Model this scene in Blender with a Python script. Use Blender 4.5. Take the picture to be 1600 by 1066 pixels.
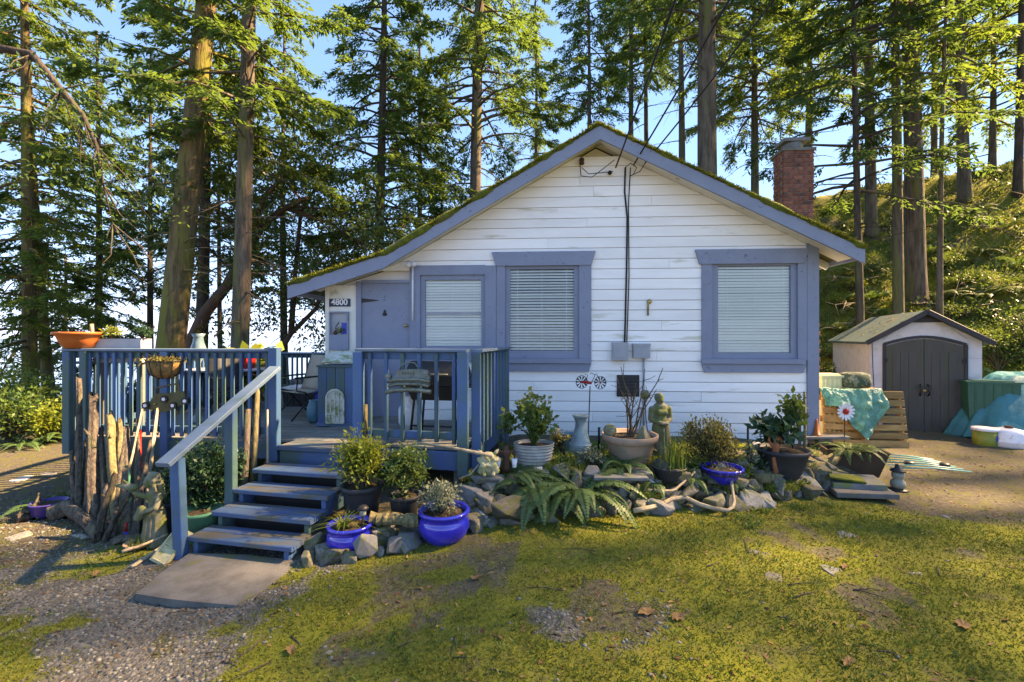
import bpy, bmesh, math, random
import numpy as np
from mathutils import Vector, Matrix, noise

for o in list(bpy.data.objects): bpy.data.objects.remove(o)
SC = bpy.context.scene
R = math.radians
# ------------------------------------------------------------ camera, sky, sun, exposure
F, HY, CZ = 720.0, 527.0, 1.72          # focal length in photo pixels, horizon row, eye height
cam = bpy.data.cameras.new('camera'); camo = bpy.data.objects.new('camera', cam)
SC.collection.objects.link(camo); SC.camera = camo
camo.location = (0, 0, CZ); camo.rotation_euler = (R(90), 0, 0)
cam.sensor_width = 36; cam.lens = F/1600*36; cam.shift_y = -6/1600
cam.clip_start = .05; cam.clip_end = 9000
SUN_EL, SUN_A = R(42), R(10)            # the sun stands over the hill on the right, a little behind the house
SUND = Vector((math.cos(SUN_EL)*math.cos(SUN_A), math.cos(SUN_EL)*math.sin(SUN_A), math.sin(SUN_EL)))
W = bpy.data.worlds.new('World'); SC.world = W; W.use_nodes = True
nt = W.node_tree; bg = nt.nodes['Background']
sky = nt.nodes.new('ShaderNodeTexSky'); sky.sky_type = 'NISHITA'; sky.sun_disc = False
sky.sun_elevation = SUN_EL; sky.sun_rotation = math.atan2(SUND.x, SUND.y)
sky.air_density = 1.0; sky.dust_density = .05; sky.ozone_density = 1.4; sky.altitude = 900
# one even colour grade over the whole dome: softer horizon, clear spring blue
gm = nt.nodes.new('ShaderNodeGamma'); gm.inputs[1].default_value = .56; nt.links.new(sky.outputs[0], gm.inputs[0])
bw = nt.nodes.new('ShaderNodeRGBToBW'); nt.links.new(gm.outputs[0], bw.inputs[0])
tn = nt.nodes.new('ShaderNodeMix'); tn.data_type = 'RGBA'; tn.blend_type = 'MULTIPLY'; tn.inputs[0].default_value = 1; tn.inputs[7].default_value = (.14, .50, 1.34, 1); nt.links.new(bw.outputs[0], tn.inputs[6])
hs = nt.nodes.new('ShaderNodeHueSaturation'); hs.inputs['Saturation'].default_value = 1.75; hs.inputs['Hue'].default_value = .512; nt.links.new(gm.outputs[0], hs.inputs['Color'])
mxs = nt.nodes.new('ShaderNodeMix'); mxs.data_type = 'RGBA'; mxs.inputs[0].default_value = .72; nt.links.new(hs.outputs[0], mxs.inputs[6]); nt.links.new(tn.outputs[2], mxs.inputs[7])
nt.links.new(mxs.outputs[2], bg.inputs[0]); bg.inputs[1].default_value = .15
sl = bpy.data.lights.new('sun', 'SUN'); sl.energy = 3.5; sl.angle = R(1.6); sl.color = (1, .90, .72)
slo = bpy.data.objects.new('sun', sl); SC.collection.objects.link(slo)
slo.rotation_euler = SUND.to_track_quat('Z', 'Y').to_euler(); slo.location = SUND*60
SC.view_settings.view_transform = 'Standard'; SC.view_settings.look = 'None'
SC.view_settings.exposure = 2.84; SC.view_settings.gamma = 1
SC.view_settings.use_curve_mapping = False
SC.view_settings.use_white_balance = True; SC.view_settings.white_balance_temperature = 11400; SC.view_settings.white_balance_tint = 22

# ------------------------------------------------------------ helpers
COL = SC.collection
rnd = random.Random(7)
NP = np.random.default_rng(7)
def at(px, py, d): return Vector(((px-800)/F*d, d, CZ-(py-HY)/F*d))
def gp(px, py, z=0.): return at(px, py, F*(CZ-z)/(py-HY))

def tag(o, label=None, cat=None, group=None, kind=None):
    if label: o['label'] = label
    if cat: o['category'] = cat
    if group: o['group'] = group
    if kind: o['kind'] = kind
    return o
def thing(name, label, cat, loc=(0, 0, 0), rz=0, group=None):
    o = bpy.data.objects.new(name, None); COL.objects.link(o); o.empty_display_size = .1
    o.location = loc; o.rotation_euler = (0, 0, rz)
    return tag(o, label, cat, group)
def link(name, me, mat=None, parent=None, loc=(0, 0, 0), rot=(0, 0, 0), sc=(1, 1, 1)):
    if mat and not me.materials: me.materials.append(mat)
    o = bpy.data.objects.new(name, me); COL.objects.link(o)
    o.parent = parent; o.location = loc; o.rotation_euler = rot; o.scale = sc
    return o
def copy_tree(o, parent=None):
    c = o.copy(); COL.objects.link(c)
    if parent: c.parent = parent
    for ch in [x for x in o.children]: copy_tree(ch, c)
    return c

class MB:
    def __init__(s): s.v = []; s.f = []
    def add(s, V, Fc):
        n = len(s.v); s.v += [tuple(p) for p in V]; s.f += [tuple(i+n for i in f) for f in Fc]; return s
    def box(s, a, b, m=None):
        x0, y0, z0 = a; x1, y1, z1 = b
        V = [Vector(p) for p in ((x0,y0,z0),(x1,y0,z0),(x1,y1,z0),(x0,y1,z0),(x0,y0,z1),(x1,y0,z1),(x1,y1,z1),(x0,y1,z1))]
        if m: V = [m @ p for p in V]
        return s.add(V, [(0,3,2,1),(4,5,6,7),(0,1,5,4),(1,2,6,5),(2,3,7,6),(3,0,4,7)])
    def bar(s, p0, p1, w, h, up=(0, 0, 1), c=.006):
        """chamfered timber from p0 to p1, w across, h along up"""
        p0, p1 = Vector(p0), Vector(p1); d = (p1-p0).normalized(); up = Vector(up)
        if abs(d.dot(up)) > .98: up = Vector((0, 1, 0))
        x = d.cross(up).normalized(); y = x.cross(d).normalized()
        a, b = w/2, h/2; c = min(c, a*.5, b*.5)
        sec = [(-a+c,-b),(a-c,-b),(a,-b+c),(a,b-c),(a-c,b),(-a+c,b),(-a,b-c),(-a,-b+c)]
        V = [p+x*i+y*j for p in (p0, p1) for i, j in sec]
        Fc = [(k,(k+1)%8,8+(k+1)%8,8+k) for k in range(8)]+[tuple(range(7,-1,-1)), tuple(range(8,16))]
        return s.add(V, Fc)
    def tube(s, pts, rad, n=8, cap=True):
        pts = [Vector(p) for p in pts]
        if not hasattr(rad, '__len__'): rad = [rad]*len(pts)
        V = []; x = None
        for i, p in enumerate(pts):
            d = (pts[min(i+1, len(pts)-1)]-pts[max(i-1, 0)])
            d = d.normalized() if d.length > 1e-9 else Vector((0, 0, 1))
            if x is None: x = d.orthogonal().normalized()
            x = (x-d*x.dot(d))
            x = x.normalized() if x.length > 1e-6 else d.orthogonal().normalized()
            y = d.cross(x)
            for k in range(n):
                t = 2*math.pi*k/n; V.append(p+(x*math.cos(t)+y*math.sin(t))*rad[i])
        Fc = [(i*n+k, i*n+(k+1)%n, (i+1)*n+(k+1)%n, (i+1)*n+k) for i in range(len(pts)-1) for k in range(n)]
        if cap: Fc += [tuple(range(n-1, -1, -1)), tuple(range((len(pts)-1)*n, len(pts)*n))]
        return s.add(V, Fc)
    def lathe(s, prof, n=28, c=(0, 0, 0), sx=1, sy=1, flute=0, fn=20):
        V = []
        for r, z in prof:
            for k in range(n):
                t = 2*math.pi*k/n; q = r*(1+flute*math.cos(fn*t)); V.append((c[0]+q*math.cos(t)*sx, c[1]+q*math.sin(t)*sy, c[2]+z))
        Fc = [(i*n+k, i*n+(k+1)%n, (i+1)*n+(k+1)%n, (i+1)*n+k) for i in range(len(prof)-1) for k in range(n)]
        Fc += [tuple(range(n-1, -1, -1)), tuple(range((len(prof)-1)*n, len(prof)*n))]
        return s.add(V, Fc)
    def ball(s, c, r, n=12, m=8, sc=(1, 1, 1)):
        pr = [(max(r*math.sin(math.pi*i/m), r*.01), -r*math.cos(math.pi*i/m)*sc[2]) for i in range(m+1)]
        return s.lathe(pr, n, c, sc[0], sc[1])
    def prism(s, poly, y0, y1, m=None):
        """outline in x,z pushed from y0 to y1"""
        n = len(poly); V = [Vector((x, y, z)) for y in (y0, y1) for x, z in poly]
        if m: V = [m @ p for p in V]
        return s.add(V, [tuple(range(n)), tuple(range(2*n-1, n-1, -1))]+[(k, n+k, n+(k+1)%n, (k+1)%n) for k in range(n)])
    def mesh(s, name, smooth=False):
        me = bpy.data.meshes.new(name); me.from_pydata(s.v, [], s.f); me.update()
        if smooth: me.polygons.foreach_set('use_smooth', [True]*len(me.polygons))
        return me
    def build(s, name, mat, parent=None, smooth=False, loc=(0, 0, 0), rot=(0, 0, 0)):
        me = s.mesh(name, smooth)
        bm = bmesh.new(); bm.from_mesh(me); bmesh.ops.recalc_face_normals(bm, faces=bm.faces); bm.to_mesh(me); bm.free()
        return link(name, me, mat, parent, loc, rot)
def npmesh(name, V, n=4, smooth=False, faces=None):
    """vertex array -> mesh; faces default to consecutive groups of n vertices"""
    V = np.asarray(V, np.float32).reshape(-1, 3); me = bpy.data.meshes.new(name)
    if faces is None: faces = np.arange(len(V), dtype=np.int32).reshape(-1, n)
    faces = np.asarray(faces, np.int32); nf, n = faces.shape
    me.vertices.add(len(V)); me.vertices.foreach_set('co', V.ravel())
    me.loops.add(nf*n); me.loops.foreach_set('vertex_index', faces.ravel())
    me.polygons.add(nf); me.polygons.foreach_set('loop_start', np.arange(nf, dtype=np.int32)*n)
    try: me.polygons.foreach_set('loop_total', np.full(nf, n, np.int32))
    except Exception: pass
    if smooth: me.polygons.foreach_set('use_smooth', np.ones(nf, bool))
    me.update(calc_edges=True); me.validate()
    return me
def unit(a): return a/np.maximum(np.linalg.norm(a, axis=-1, keepdims=True), 1e-9)
def kites(P, D, N, L, Wd, droop=.12):
    """leaf faces: base point, direction, rough normal, length, width"""
    P = np.asarray(P, float); D = unit(np.asarray(D, float)); S = unit(np.cross(D, N)); Nn = np.cross(S, D)
    L = np.broadcast_to(np.asarray(L, float), (len(P),))[:, None]; Wd = np.broadcast_to(np.asarray(Wd, float), (len(P),))[:, None]
    m = P+D*L*.5
    return np.stack([P, m+S*Wd/2, P+D*L-Nn*L*droop, m-S*Wd/2], 1)
def rdir(n): return unit(NP.normal(size=(n, 3)))

# ------------------------------------------------------------ materials
def M(name, c1, c2=None, scale=6, rough=.75, bump=.15, bscale=None, spec=.3, metal=0, stretch=(1, 1, 1), c3=None, s3=2, a3=.5,
      var=0, island=0, trans=0, tint=None, coat=0, detail=6, lo=.38, hi=.62, bdist=.01, gen=False):
    m = bpy.data.materials.new(name); m.use_nodes = True; t = m.node_tree; N = t.nodes; Lk = t.links
    b = N['Principled BSDF']; out = N['Material Output']
    tc = N.new('ShaderNodeTexCoord'); mp = N.new('ShaderNodeMapping'); mp.inputs['Scale'].default_value = stretch
    oi = N.new('ShaderNodeObjectInfo'); ad = N.new('ShaderNodeVectorMath'); ad.operation = 'MULTIPLY_ADD'
    ad.inputs[1].default_value = (37, 53, 71); Lk.new(oi.outputs['Random'], ad.inputs[0]); Lk.new(tc.outputs['Object'], ad.inputs[2])
    Lk.new(ad.outputs[0], mp.inputs['Vector'])
    def noi(sc, d=detail):
        n = N.new('ShaderNodeTexNoise'); n.inputs['Scale'].default_value = sc; n.inputs['Detail'].default_value = d
        n.inputs['Roughness'].default_value = .62; Lk.new(mp.outputs[0], n.inputs['Vector']); return n.outputs[0]
    def ramp(x, a, c):
        r = N.new('ShaderNodeMapRange'); r.inputs[1].default_value = a; r.inputs[2].default_value = c; Lk.new(x, r.inputs[0]); return r.outputs[0]
    def mix(fac, A, B):
        x = N.new('ShaderNodeMix'); x.data_type = 'RGBA'
        for i, q in ((0, fac), (6, A), (7, B)):
            if isinstance(q, (int, float)): x.inputs[i].default_value = q
            elif isinstance(q, tuple): x.inputs[i].default_value = (*q, 1)
            else: Lk.new(q, x.inputs[i])
        return x.outputs[2]
    col = mix(ramp(noi(scale), lo, hi), tuple(c1), tuple(c2 or [q*.7 for q in c1]))
    if c3: col = mix(ramp(noi(s3), .62-a3*.3, .72-a3*.25), col, tuple(c3))
    vals = []
    if var: vals.append((oi.outputs['Random'], var))
    if island:
        g = N.new('ShaderNodeNewGeometry'); vals.append((g.outputs['Random Per Island'], island))
    for src, amt in vals:
        mr = N.new('ShaderNodeMapRange'); mr.inputs[3].default_value = 1-amt; mr.inputs[4].default_value = 1+amt; Lk.new(src, mr.inputs[0])
        h = N.new('ShaderNodeHueSaturation'); Lk.new(mr.outputs[0], h.inputs['Value']); Lk.new(col, h.inputs['Color'])
        if src != oi.outputs['Random']:
            mh = N.new('ShaderNodeMapRange'); mh.inputs[3].default_value = .5-amt*.05; mh.inputs[4].default_value = .5+amt*.05
            Lk.new(src, mh.inputs[0]); Lk.new(mh.outputs[0], h.inputs['Hue'])
        col = h.outputs[0]
    Lk.new(col, b.inputs['Base Color'])
    b.inputs['Roughness'].default_value = rough; b.inputs['Specular IOR Level'].default_value = spec; b.inputs['Metallic'].default_value = metal
    if coat: b.inputs['Coat Weight'].default_value = coat; b.inputs['Coat Roughness'].default_value = .06
    if bump:
        bp = N.new('ShaderNodeBump'); bp.inputs['Strength'].default_value = bump; bp.inputs['Distance'].default_value = bdist
        Lk.new(noi(bscale or scale*3), bp.inputs['Height']); Lk.new(bp.outputs[0], b.inputs['Normal'])
    if trans:
        tr = N.new('ShaderNodeBsdfTranslucent'); mx = N.new('ShaderNodeMixShader'); mx.inputs[0].default_value = trans
        if tint: Lk.new(mix(.6, col, tint), tr.inputs[0])
        else: Lk.new(col, tr.inputs[0])
        Lk.new(b.outputs[0], mx.inputs[1]); Lk.new(tr.outputs[0], mx.inputs[2]); Lk.new(mx.outputs[0], out.inputs['Surface'])
    return m
def glassmat():
    m = bpy.data.materials.new('window_glass'); m.use_nodes = True; t = m.node_tree; N = t.nodes; b = N['Principled BSDF']
    gl = N.new('ShaderNodeBsdfGlossy'); gl.inputs['Roughness'].default_value = .02
    tr = N.new('ShaderNodeBsdfTransparent'); tr.inputs[0].default_value = (.95, .97, .96, 1)
    fr = N.new('ShaderNodeFresnel'); fr.inputs[0].default_value = 1.33
    mx = N.new('ShaderNodeMixShader'); t.links.new(fr.outputs[0], mx.inputs[0]); t.links.new(tr.outputs[0], mx.inputs[1]); t.links.new(gl.outputs[0], mx.inputs[2])
    t.links.new(mx.outputs[0], N['Material Output'].inputs['Surface']); N.remove(b); return m

mt = {}
mt['siding'] = M('white_siding_paint', (.88,.85,.83), (.81,.78,.76), 2.5, .55, .12, 60, stretch=(.5,1,3), c3=(.60,.56,.46), s3=2.2, a3=.06, var=.05)
mt['cream'] = M('cream_paint', (.74,.72,.66), (.66,.63,.55), 3, .6, .08, 40, c3=(.42,.38,.27), s3=4, a3=.1)
mt['trim'] = M('lilac_blue_paint', (.205,.24,.32), (.182,.215,.29), 3, .55, .1, 40, c3=(.10,.11,.18), s3=14, a3=.02)
mt['deckblue'] = M('weathered_blue_paint', (.033,.10,.245), (.045,.128,.235), 2.2, .6, .35, 50, stretch=(1,1,.5), c3=(.055,.115,.105), s3=1.9, a3=.62, var=.16)
mt['treadblue'] = M('worn_blue_tread_paint', (.042,.095,.20), (.06,.12,.19), 3, .6, .35, 40, stretch=(.5,2,2), c3=(.11,.10,.075), s3=3.5, a3=.5, var=.12)
mt['railgrey'] = M('blue_grey_rail_paint', (.12,.185,.25), (.09,.15,.215), 3, .5, .2, 40, stretch=(1,3,1), c3=(.09,.15,.13), s3=3, a3=.2)
mt['deckwood'] = M('weathered_deck_timber', (.20,.19,.17), (.13,.125,.11), 3, .8, .4, 30, stretch=(1,8,1), c3=(.08,.13,.15), s3=2, a3=.4, var=.18)
mt['dark'] = M('shade_black', (.02,.02,.022), None, 3, .9, 0)  # near-black that stands for shade behind the blinds and under the treads
mt['black'] = M('black_metal', (.015,.015,.016), (.025,.023,.022), 8, .45, .1)
mt['blackplastic'] = M('black_plastic', (.025,.028,.032), (.035,.038,.042), 5, .5, .06)
mt['slat'] = M('blind_slats', (.90,.90,.88), (.85,.85,.83), 2, .5, 0)
mt['glass'] = glassmat()
mt['moss'] = M('moss', (.135,.155,.018), (.07,.09,.015), 9, .95, .6, 90, c3=(.13,.10,.03), s3=4, a3=.2, bdist=.02)
mt['mossblade'] = M('moss_blades', (.165,.18,.022), (.105,.125,.018), 2.2, .9, 0, island=.35, trans=.25)
mt['roof'] = M('mossy_shingles', (.06,.06,.05), (.09,.10,.03), 4, .9, .5, 30)
mt['brick'] = M('red_brick', (.25,.085,.055), (.16,.06,.045), 14, .85, .4, 60, c3=(.08,.05,.045), s3=5, a3=.3, var=.3)
mt['mortar'] = M('mortar', (.32,.28,.24), (.22,.19,.16), 20, .9, .4)
mt['concrete'] = M('old_concrete', (.15,.142,.13), (.10,.095,.085), 6, .9, .5, 70, c3=(.14,.14,.05), s3=3, a3=.3)
mt['rock'] = M('grey_stone', (.17,.155,.13), (.085,.08,.07), 7, .85, .7, 22, c3=(.10,.105,.025), s3=5, a3=.5, var=.35)
mt['paler'] = M('pale_stone', (.27,.255,.225), (.17,.165,.15), 7, .85, .5, 25, c3=(.13,.13,.05), s3=6, a3=.35, var=.2)
mt['white'] = M('white_quartz', (.55,.53,.50), (.4,.38,.34), 7, .7, .4, 25)
mt['slate'] = M('grey_slate', (.17,.17,.165), (.12,.12,.12), 9, .75, .4, 20, c3=(.15,.17,.05), s3=4, a3=.25)
mt['statue'] = M('mossy_cast_stone', (.20,.185,.125), (.11,.11,.065), 9, .9, .5, 50, c3=(.12,.14,.045), s3=9, a3=.5)
mt['statuepale'] = M('pale_cast_stone', (.50,.44,.27), (.36,.33,.17), 14, .85, .5, 60, c3=(.22,.24,.07), s3=14, a3=.3)
mt['bark'] = M('fir_bark', (.150,.118,.088), (.065,.048,.036), 5, .95, 1.0, 8, stretch=(2.2,2.2,.35), c3=(.13,.13,.045), s3=1.2, a3=.3, bdist=.05)
mt['barkmoss'] = M('sunlit_mossy_bark', (.20,.14,.07), (.085,.06,.032), 5, .95, 1.0, 8, stretch=(2,2,.4), c3=(.16,.15,.035), s3=1.5, a3=.5, bdist=.06)  # mossy bark with the yellow sunlight on it mixed into the colour
mt['barkdark'] = M('dark_bark', (.085,.066,.05), (.04,.03,.025), 6, .95, .9, 9, stretch=(2,2,.4), c3=(.10,.10,.05), s3=1.5, a3=.25, bdist=.04)
mt['arbutus'] = M('arbutus_bark', (.13,.062,.035), (.065,.042,.028), 4, .7, .4, 12, stretch=(1,1,.5))
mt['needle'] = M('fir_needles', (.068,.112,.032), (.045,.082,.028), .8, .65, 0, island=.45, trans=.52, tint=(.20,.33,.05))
mt['needleY'] = M('sunlit_tint_needles', (.095,.135,.028), (.065,.102,.026), .8, .65, 0, island=.4, trans=.52, tint=(.24,.36,.05))  # yellower copy of the needles, sunlight put into the colour
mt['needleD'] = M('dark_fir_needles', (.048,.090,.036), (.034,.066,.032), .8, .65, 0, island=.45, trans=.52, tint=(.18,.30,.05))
mt['leafD'] = M('dark_broad_leaves', (.07,.11,.036), (.05,.085,.03), 1.2, .4, 0, island=.4, trans=.32, tint=(.2,.28,.03))
mt['leafG'] = M('green_leaves', (.075,.135,.03), (.05,.10,.028), 2, .5, 0, island=.35, trans=.35, tint=(.24,.32,.04))
mt['leafY'] = M('yellow_green_leaves', (.20,.24,.035), (.13,.18,.03), 2, .5, 0, island=.35, trans=.4, tint=(.4,.42,.05))
mt['leafGrey'] = M('grey_green_leaves', (.20,.225,.15), (.13,.16,.10), 3, .6, 0, island=.35, trans=.2)
mt['leafDeep'] = M('deep_green_leaves', (.03,.085,.035), (.02,.06,.03), 3, .4, 0, island=.4, trans=.22)
mt['leafBrown'] = M('brownish_heather', (.19,.17,.045), (.12,.10,.035), 4, .7, 0, island=.4, trans=.25)
mt['fern'] = M('fern_green', (.085,.15,.05), (.06,.12,.04), 3, .5, 0, island=.25, trans=.3, tint=(.16,.28,.04))
mt['fernY'] = M('pale_fern_green', (.13,.17,.045), (.09,.13,.04), 3, .5, 0, island=.3, trans=.3)
mt['grass'] = M('grass_blades', (.085,.15,.03), (.11,.165,.035), 3, .5, 0, island=.3, trans=.3)
mt['litter'] = M('dry_leaves', (.24,.13,.055), (.14,.08,.04), 6, .85, 0, island=.6, trans=.1)
mt['gravel'] = M('gravel', (.17,.16,.135), (.11,.103,.088), 2, .85, .3, 40, island=.55)
mt['drift'] = M('driftwood', (.155,.125,.095), (.055,.042,.033), 7, .95, 1.0, 16, stretch=(5,5,.35), c3=(.12,.115,.06), s3=1.5, a3=.25, var=.3, bdist=.025)
mt['driftpale'] = M('pale_driftwood', (.42,.34,.23), (.26,.20,.13), 5, .85, .5, 20, stretch=(3,3,1))
mt['terra'] = M('terracotta', (.42,.17,.085), (.33,.13,.07), 6, .7, .15, c3=(.45,.32,.22), s3=4, a3=.25)
mt['terrapale'] = M('weathered_terracotta', (.42,.27,.19), (.33,.21,.15), 6, .8, .2, c3=(.22,.2,.14), s3=4, a3=.3)
mt['orange'] = M('orange_plastic', (.50,.12,.028), (.42,.095,.022), 4, .5, .04)
mt['cobalt'] = M('cobalt_glaze', (.008,.014,.32), (.012,.028,.46), 7, .16, .05, 12, spec=.5, coat=.7)
mt['soil'] = M('soil', (.05,.035,.022), (.03,.022,.015), 20, .95, .8, 60, c3=(.14,.09,.04), s3=25, a3=.3, bdist=.02)
mt['galv'] = M('galvanised_metal', (.34,.34,.33), (.24,.24,.23), 9, .55, .15, metal=.25)
mt['tealglaze'] = M('teal_glaze', (.16,.24,.26), (.09,.16,.18), 9, .3, .15, coat=.3)
mt['teal'] = M('teal_ceramic', (.02,.15,.21), (.03,.2,.26), 6, .3, .05)
mt['brownpot'] = M('dark_brown_resin', (.05,.03,.02), (.07,.042,.028), 5, .5, .15)
mt['greenpot'] = M('green_plastic', (.045,.19,.11), (.06,.23,.13), 4, .45, .05)
mt['tarp'] = M('teal_tarpaulin', (.006,.135,.165), (.010,.175,.205), 4, .6, .3, 12, bdist=.02, spec=.2)
mt['tarpgreen'] = M('green_tarpaulin', (.02,.19,.14), (.07,.30,.24), 9, .4, 1.0, 14, bdist=.04, spec=.5)
mt['pallet'] = M('pallet_timber', (.34,.20,.075), (.22,.125,.05), 4, .8, .4, 20, stretch=(.7,3,3), var=.2)
mt['shedwall'] = M('grey_resin_panel', (.50,.52,.56), (.44,.46,.49), 5, .55, .08, 60, c3=(.36,.37,.32), s3=3, a3=.12)
mt['sheddoor'] = M('charcoal_resin_door', (.062,.062,.058), (.047,.049,.045), 4, .55, .12, 40, stretch=(3,3,.4), c3=(.05,.06,.035), s3=2, a3=.3)
mt['shedtrim'] = M('charcoal_trim', (.03,.031,.036), None, 5, .5, .05)
mt['shedroof'] = M('green_grey_roof', (.055,.105,.095), (.038,.075,.07), 5, .75, .3, 30, c3=(.12,.10,.05), s3=3, a3=.15)
mt['plasticgreen'] = M('bin_green', (.012,.08,.055), (.016,.10,.068), 4, .45, .05)
mt['whitepaint'] = M('white_enamel', (.75,.74,.76), (.66,.65,.66), 6, .35, .03, c3=(.40,.36,.33), s3=9, a3=.1)
mt['red'] = M('red_paint', (.45,.02,.015), (.35,.015,.012), 6, .4, .05)
mt['olive'] = M('olive_tin', (.10,.095,.038), (.065,.06,.026), 10, .55, .2, metal=.2, c3=(.15,.07,.03), s3=14, a3=.2)
mt['greytin'] = M('grey_green_tin', (.16,.20,.185), (.10,.125,.11), 10, .5, .2, metal=.2, c3=(.20,.12,.05), s3=12, a3=.15)
mt['chrome'] = M('dull_chrome', (.21,.22,.18), (.12,.13,.10), 12, .45, .2, metal=.4)
mt['rust'] = M('rusty_iron', (.12,.05,.03), (.07,.032,.022), 12, .85, .4)
mt['tan'] = M('tan_sling_fabric', (.38,.34,.28), (.31,.28,.23), 50, .8, .1)
mt['brass'] = M('brass', (.45,.30,.10), (.3,.2,.07), 10, .35, .05, metal=.7)
mt['metergrey'] = M('meter_grey', (.33,.35,.38), (.28,.29,.32), 4, .5, .05)
mt['wire'] = M('black_cable', (.018,.018,.02), None, 4, .6, 0)
mt['coco'] = M('coconut_liner', (.26,.14,.045), (.15,.08,.03), 16, .95, .7, 60)
mt['lichen'] = M('lichen_wood', (.22,.18,.085), (.10,.082,.045), 10, .95, 1., 16, stretch=(4,4,.5), c3=(.11,.10,.04), s3=9, a3=.2)
mt['yellow'] = M('yellow_label', (.26,.24,.03), (.12,.17,.03), 5, .4, 0)
mt['blue'] = M('blue_plastic', (.02,.06,.40), (.02,.05,.33), 4, .4, .03)
mt['purple'] = M('violet_glaze', (.06,.04,.22), None, 4, .3, 0)
mt['signink'] = M('sign_navy', (.03,.05,.09), None, 4, .5, 0)
mt['camo'] = M('camouflage_fabric', (.035,.06,.042), (.15,.17,.13), 9, .8, .2, lo=.52, hi=.56)
mt['creambox'] = M('cream_plastic', (.52,.50,.33), (.45,.43,.28), 4, .5, .05)
mt['turq'] = M('turquoise_tube', (.10,.42,.40), (.08,.36,.34), 6, .4, .03)
mt['copper'] = M('terracotta_figure', (.38,.12,.05), (.25,.075,.035), 14, .7, .3)
mt['lamp'] = M('frosted_jar', (.24,.25,.20), (.16,.17,.14), 9, .35, .05, coat=.3)
mt['lattice'] = M('mossy_white_wood', (.60,.60,.55), (.45,.46,.38), 12, .8, .3, c3=(.22,.26,.10), s3=6, a3=.4)
# ------------------------------------------------------------ ground shape
_VN = {}
def vnoise(x, y, sc, seed):
    if seed not in _VN: _VN[seed] = np.random.default_rng(seed).random((257, 257))
    g = _VN[seed]; x = np.asarray(x, float)*sc+500.3; y = np.asarray(y, float)*sc+500.7
    xi = np.floor(x).astype(int); yi = np.floor(y).astype(int); fx = x-xi; fy = y-yi
    fx = fx*fx*(3-2*fx); fy = fy*fy*(3-2*fy); a = xi % 256; b = yi % 256
    return (g[a, b]*(1-fx)+g[a+1, b]*fx)*(1-fy)+(g[a, b+1]*(1-fx)+g[a+1, b+1]*fx)*fy
def fbm(x, y, sc, seed, o=4): return sum(vnoise(x, y, sc*2**k, seed+k)*.5**k for k in range(o))/(2-.5**(o-1))
def sst(a, b, x): t = np.clip((x-a)/(b-a), 0, 1); return t*t*(3-2*t)
BEDX = [-2.0,-1.79,-1.30,-.83,-.35,.18,1.25,2.2,2.89,3.5,4.3,4.7]
BEDY = [3.95,3.90,3.91,3.99,4.21,4.35,4.49,4.54,4.84,5.05,5.25,5.6]
def bedfront(x): return np.interp(x, BEDX, BEDY)
def hill_s(x, y): return (x-5.5)*.573+(y-12.5)*.819
def GH(x, y):
    x = np.asarray(x, float); y = np.asarray(y, float)
    z = .08*np.clip(x, -2.3, 0)
    z = z+.05*(fbm(x, y, .6, 3)-.5)*sst(2, 4, np.hypot(x, y)*0+4)
    z = z+.02*(fbm(x, y, 3, 9)-.5)
    bf = bedfront(x); inb = sst(-2.0, -1.7, x)*(1-sst(4.0, 4.6, x))
    z = z+inb*(sst(0.02, .45, y-bf)*np.interp(x, [-2, -.6, .1, 3, 4.3], [.1, .16, .31, .31, .2]))
    s = hill_s(x, y); sp = np.maximum(s, 0)
    hb = np.where(s < 11.5, .69*sp, .69*11.5+(1-np.exp(-np.maximum(s-11.5, 0)/6))*2.0)
    z = z+hb*sst(0, 1.5, s)+sst(0, 2, s)*((fbm(x, y, .5, 21)-.5)*1.0+(fbm(x, y, 1.8, 31)-.5)*.55)
    s2 = (x+22)*-.894+y*.447
    z = z-18*sst(-1, 11, s2)
    return z
def gh(x, y): return float(GH(np.array([x]), np.array([y]))[0])
xs = np.concatenate([np.arange(-70, -9, 1.5), np.arange(-9, 11, .07), np.arange(11, 24, .3), np.arange(24, 75, 2.)])
ys = np.concatenate([np.arange(-40, .5, 1.2), np.arange(.5, 8.5, .055), np.arange(8.5, 22, .22), np.arange(22, 80, 2.)])
X, Y = np.meshgrid(xs, ys); Z = GH(X, Y)
nx, ny = len(xs), len(ys); I = np.arange(nx*ny).reshape(ny, nx)
Fq = np.stack([I[:-1, :-1], I[:-1, 1:], I[1:, 1:], I[1:, :-1]], -1).reshape(-1, 4)
gme = npmesh('ground', np.stack([X, Y, Z], -1), faces=Fq, smooth=True)
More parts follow.
